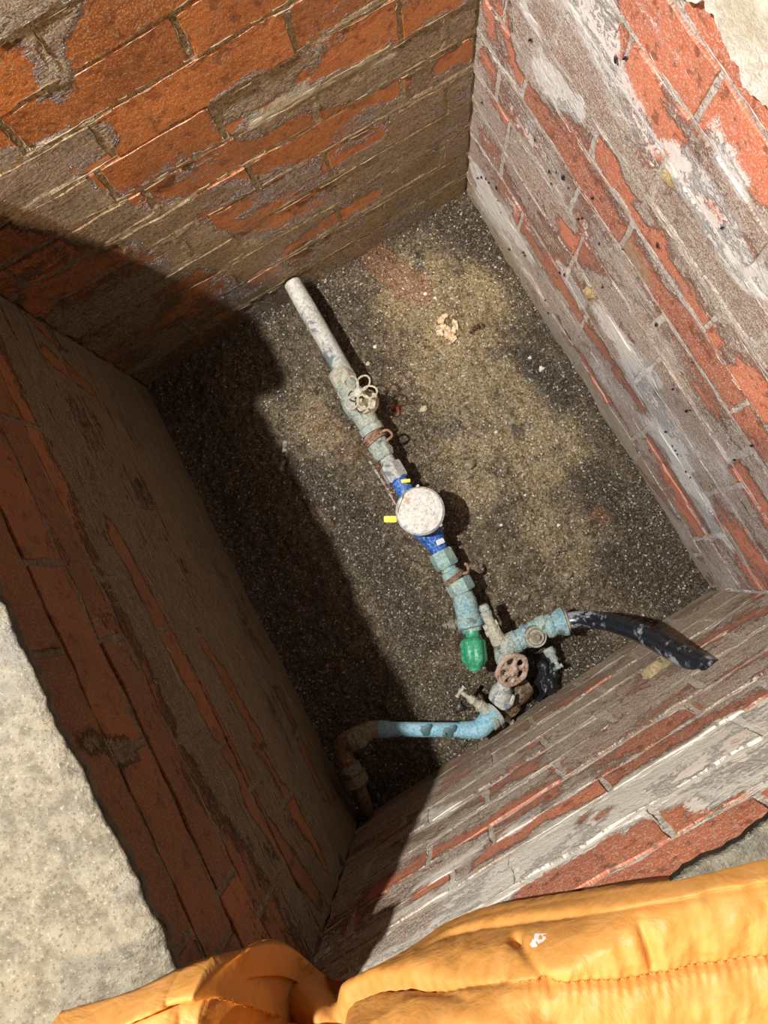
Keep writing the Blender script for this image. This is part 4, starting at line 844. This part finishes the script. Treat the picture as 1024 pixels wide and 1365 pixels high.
def jacket_pt(x, d):
    """x along the hem (pixels of the photograph at the jacket's own height), d how far back from the front edge"""
    e = fe_(x); hem = np.maximum(fh_(x) - e, 3); sti = fs_(x) - e
    zb = zbase(x, e + d); bx = at_arr(x, e + d, zb)
    right = np.clip((x - 560) / 50, 0, 1)
    # puffs between the front edge, the hem seam and the stitch line
    t1 = np.clip(d / hem, 0, 1); t2 = np.clip((d - hem) / np.maximum(sti - hem, 5), 0, 1); t3 = np.clip((d - sti) / 130, 0, 1)
    puffR = .0035 * np.clip(np.sin(np.pi * t1), 0, 1) * (d < hem) + .009 * np.clip(np.sin(np.pi * t2), 0, 1) * (d >= hem) * (d < sti) + .010 * np.clip(np.sin(np.pi * t3), 0, 1) ** .6 * (d >= sti)
    tl = np.clip(d / np.maximum(sti, 5), 0, 1)
    puffL = .022 * np.clip(np.sin(np.pi * tl), 0, 1) ** .7 * (d < sti) + .020 * np.clip(np.sin(np.pi * t3), 0, 1) ** .6 * (d >= sti)
    zz = puffL * (1 - right) + puffR * right
    zz = zz - .030 * np.exp(-((x - 441 - d * .12) / 16) ** 2) * np.exp(-d / 160) + .016 * np.exp(-((x - 372 - d * .35) / 46) ** 2) * np.exp(-d / 90)
    # gathers that run back from the seams
    g = fbm(x / 30, d / 95 + 7, 501, 2) - .5; g2 = fbm(x / 16, d / 40, 502, 2) - .5; g3 = fbm((x + d * .7) / 60, (d - x * .3) / 45, 505, 3) - .5
    zz = zz + g * .006 * np.clip(d / 14, .15, 1) + g2 * .0022 + g3 * .007 * np.clip(d / 30, 0, 1)
    for (xa, da, xb, db, amp, wd) in ((690, 40, 735, 110, -.008, 7), (690, 40, 672, 95, -.006, 6), (330, 20, 300, 70, -.006, 8), (375, 10, 380, 80, .008, 9), (600, 110, 720, 160, .008, 14), (850, 30, 870, 90, -.005, 8), (560, 60, 620, 100, -.005, 7)):
        L2 = (xb - xa) ** 2 + (db - da) ** 2; t = np.clip(((x - xa) * (xb - xa) + (d - da) * (db - da)) / L2, 0, 1); zz = zz + amp * np.exp(-(((x - xa - t * (xb - xa)) ** 2 + (d - da - t * (db - da)) ** 2) / wd ** 2))
    zz = zz - .004 * np.exp(-((d - sti) / 4.5) ** 2) - .0016 * np.exp(-((d - hem) / 4) ** 2) * right
    # stitch puckers
    zz = zz + .0011 * np.sin(x / 2.1) * np.exp(-(np.abs(d - sti) / 9))
    P_ = bx.copy(); nrm = np.clip((ZJ - zb) / .06, 0, 1)
    P_[..., 2] = zb + zz * (1 - .75 * nrm); P_[..., 1] += zz * .75 * nrm; P_[..., 2] -= (.018 - .010 * nrm) * np.exp(-d / 5.0); return P_
def at_arr(x, y, z):
    v = np.einsum('ij,...j->...i', R, np.stack([x - CX, y - CY, np.full(x.shape, FPX)], -1)); return v * ((S - z) / (-v[..., 2]))[..., None] + np.array([0, 0, S])
jx = np.linspace(62, 1098, 560); jd = np.concatenate([[0], np.cumsum(np.concatenate([np.full(70, 1.6), np.full(70, 2.4), np.full(25, 6)]))])
JX, JD = np.meshgrid(jx, jd, indexing='ij'); JP = jacket_pt(JX, JD)
# roll the front edge under
u1 = JP[:, :1].copy(); u1[..., 2] -= .012; zu = zbase(JX[:, :1], fe_(JX[:, :1])); und = at_arr(JX[:, :1], fe_(JX[:, :1]) + 8, zu); und[..., 2] -= .030
und2 = at_arr(JX[:, :1], fe_(JX[:, :1]) + 50, zu); und2[..., 2] -= .034
JP = np.concatenate([und2, und, u1, JP], 1)
org = Vector((float(JP[300, 60, 0]), float(JP[300, 60, 1]), .872)); JP = JP - np.array(org)
jk = tag(link('jacket', grid_mesh('jacket', JP[::-1]), M_jack, smooth=3.2), 'orange quilted jacket spread over the near rim of the pit', 'jacket'); jk.location = org
def on_jacket(x, d, lift=.0008):
    p = jacket_pt(np.array([float(x)]), np.array([float(d)]))[0]; return Vector((p[0], p[1], p[2] + lift)) - org
for nm, fn, x0_, x1_, stp in (('stitching', fs_, 120, 1060, 6.5),):
    b = MB(); x = x0_
    while x < x1_:
        b.tube([on_jacket(x + k * stp * .22, float(fn(x + k * stp * .22) - fe_(x + k * stp * .22)), .0012) for k in range(4)], .00055, 5, 1, False, False); x += stp
    o = b.obj(nm, M_thr, jk, org=org); o.data.transform(Matrix.Translation(org)); tag(o, kind='stuff')
for k, (px_, py_, rx_, ry_) in enumerate(((722, 1248, 8, 13), (714, 1260, 5, 5), (735, 1236, 4, 7), (776, 1226, 4, 4))):
    b = MB(); n = 14; e_ = float(fe_(px_)); rr = random.Random(k); kk = len(b.v); b.v.append(on_jacket(px_, py_ - e_, .0014))
    for i in range(n):
        a = 2 * math.pi * i / n; q = rr.uniform(.6, 1.15); b.v.append(on_jacket(px_ + math.cos(a) * rx_ * q, py_ + math.sin(a) * ry_ * q - e_, .0010))
    for i in range(n): b.f.append((0, 1 + (i + 1) % n, 1 + i))
    o = b.obj('paint_fleck', M_pnt, jk, org=org); o.data.transform(Matrix.Translation(org))
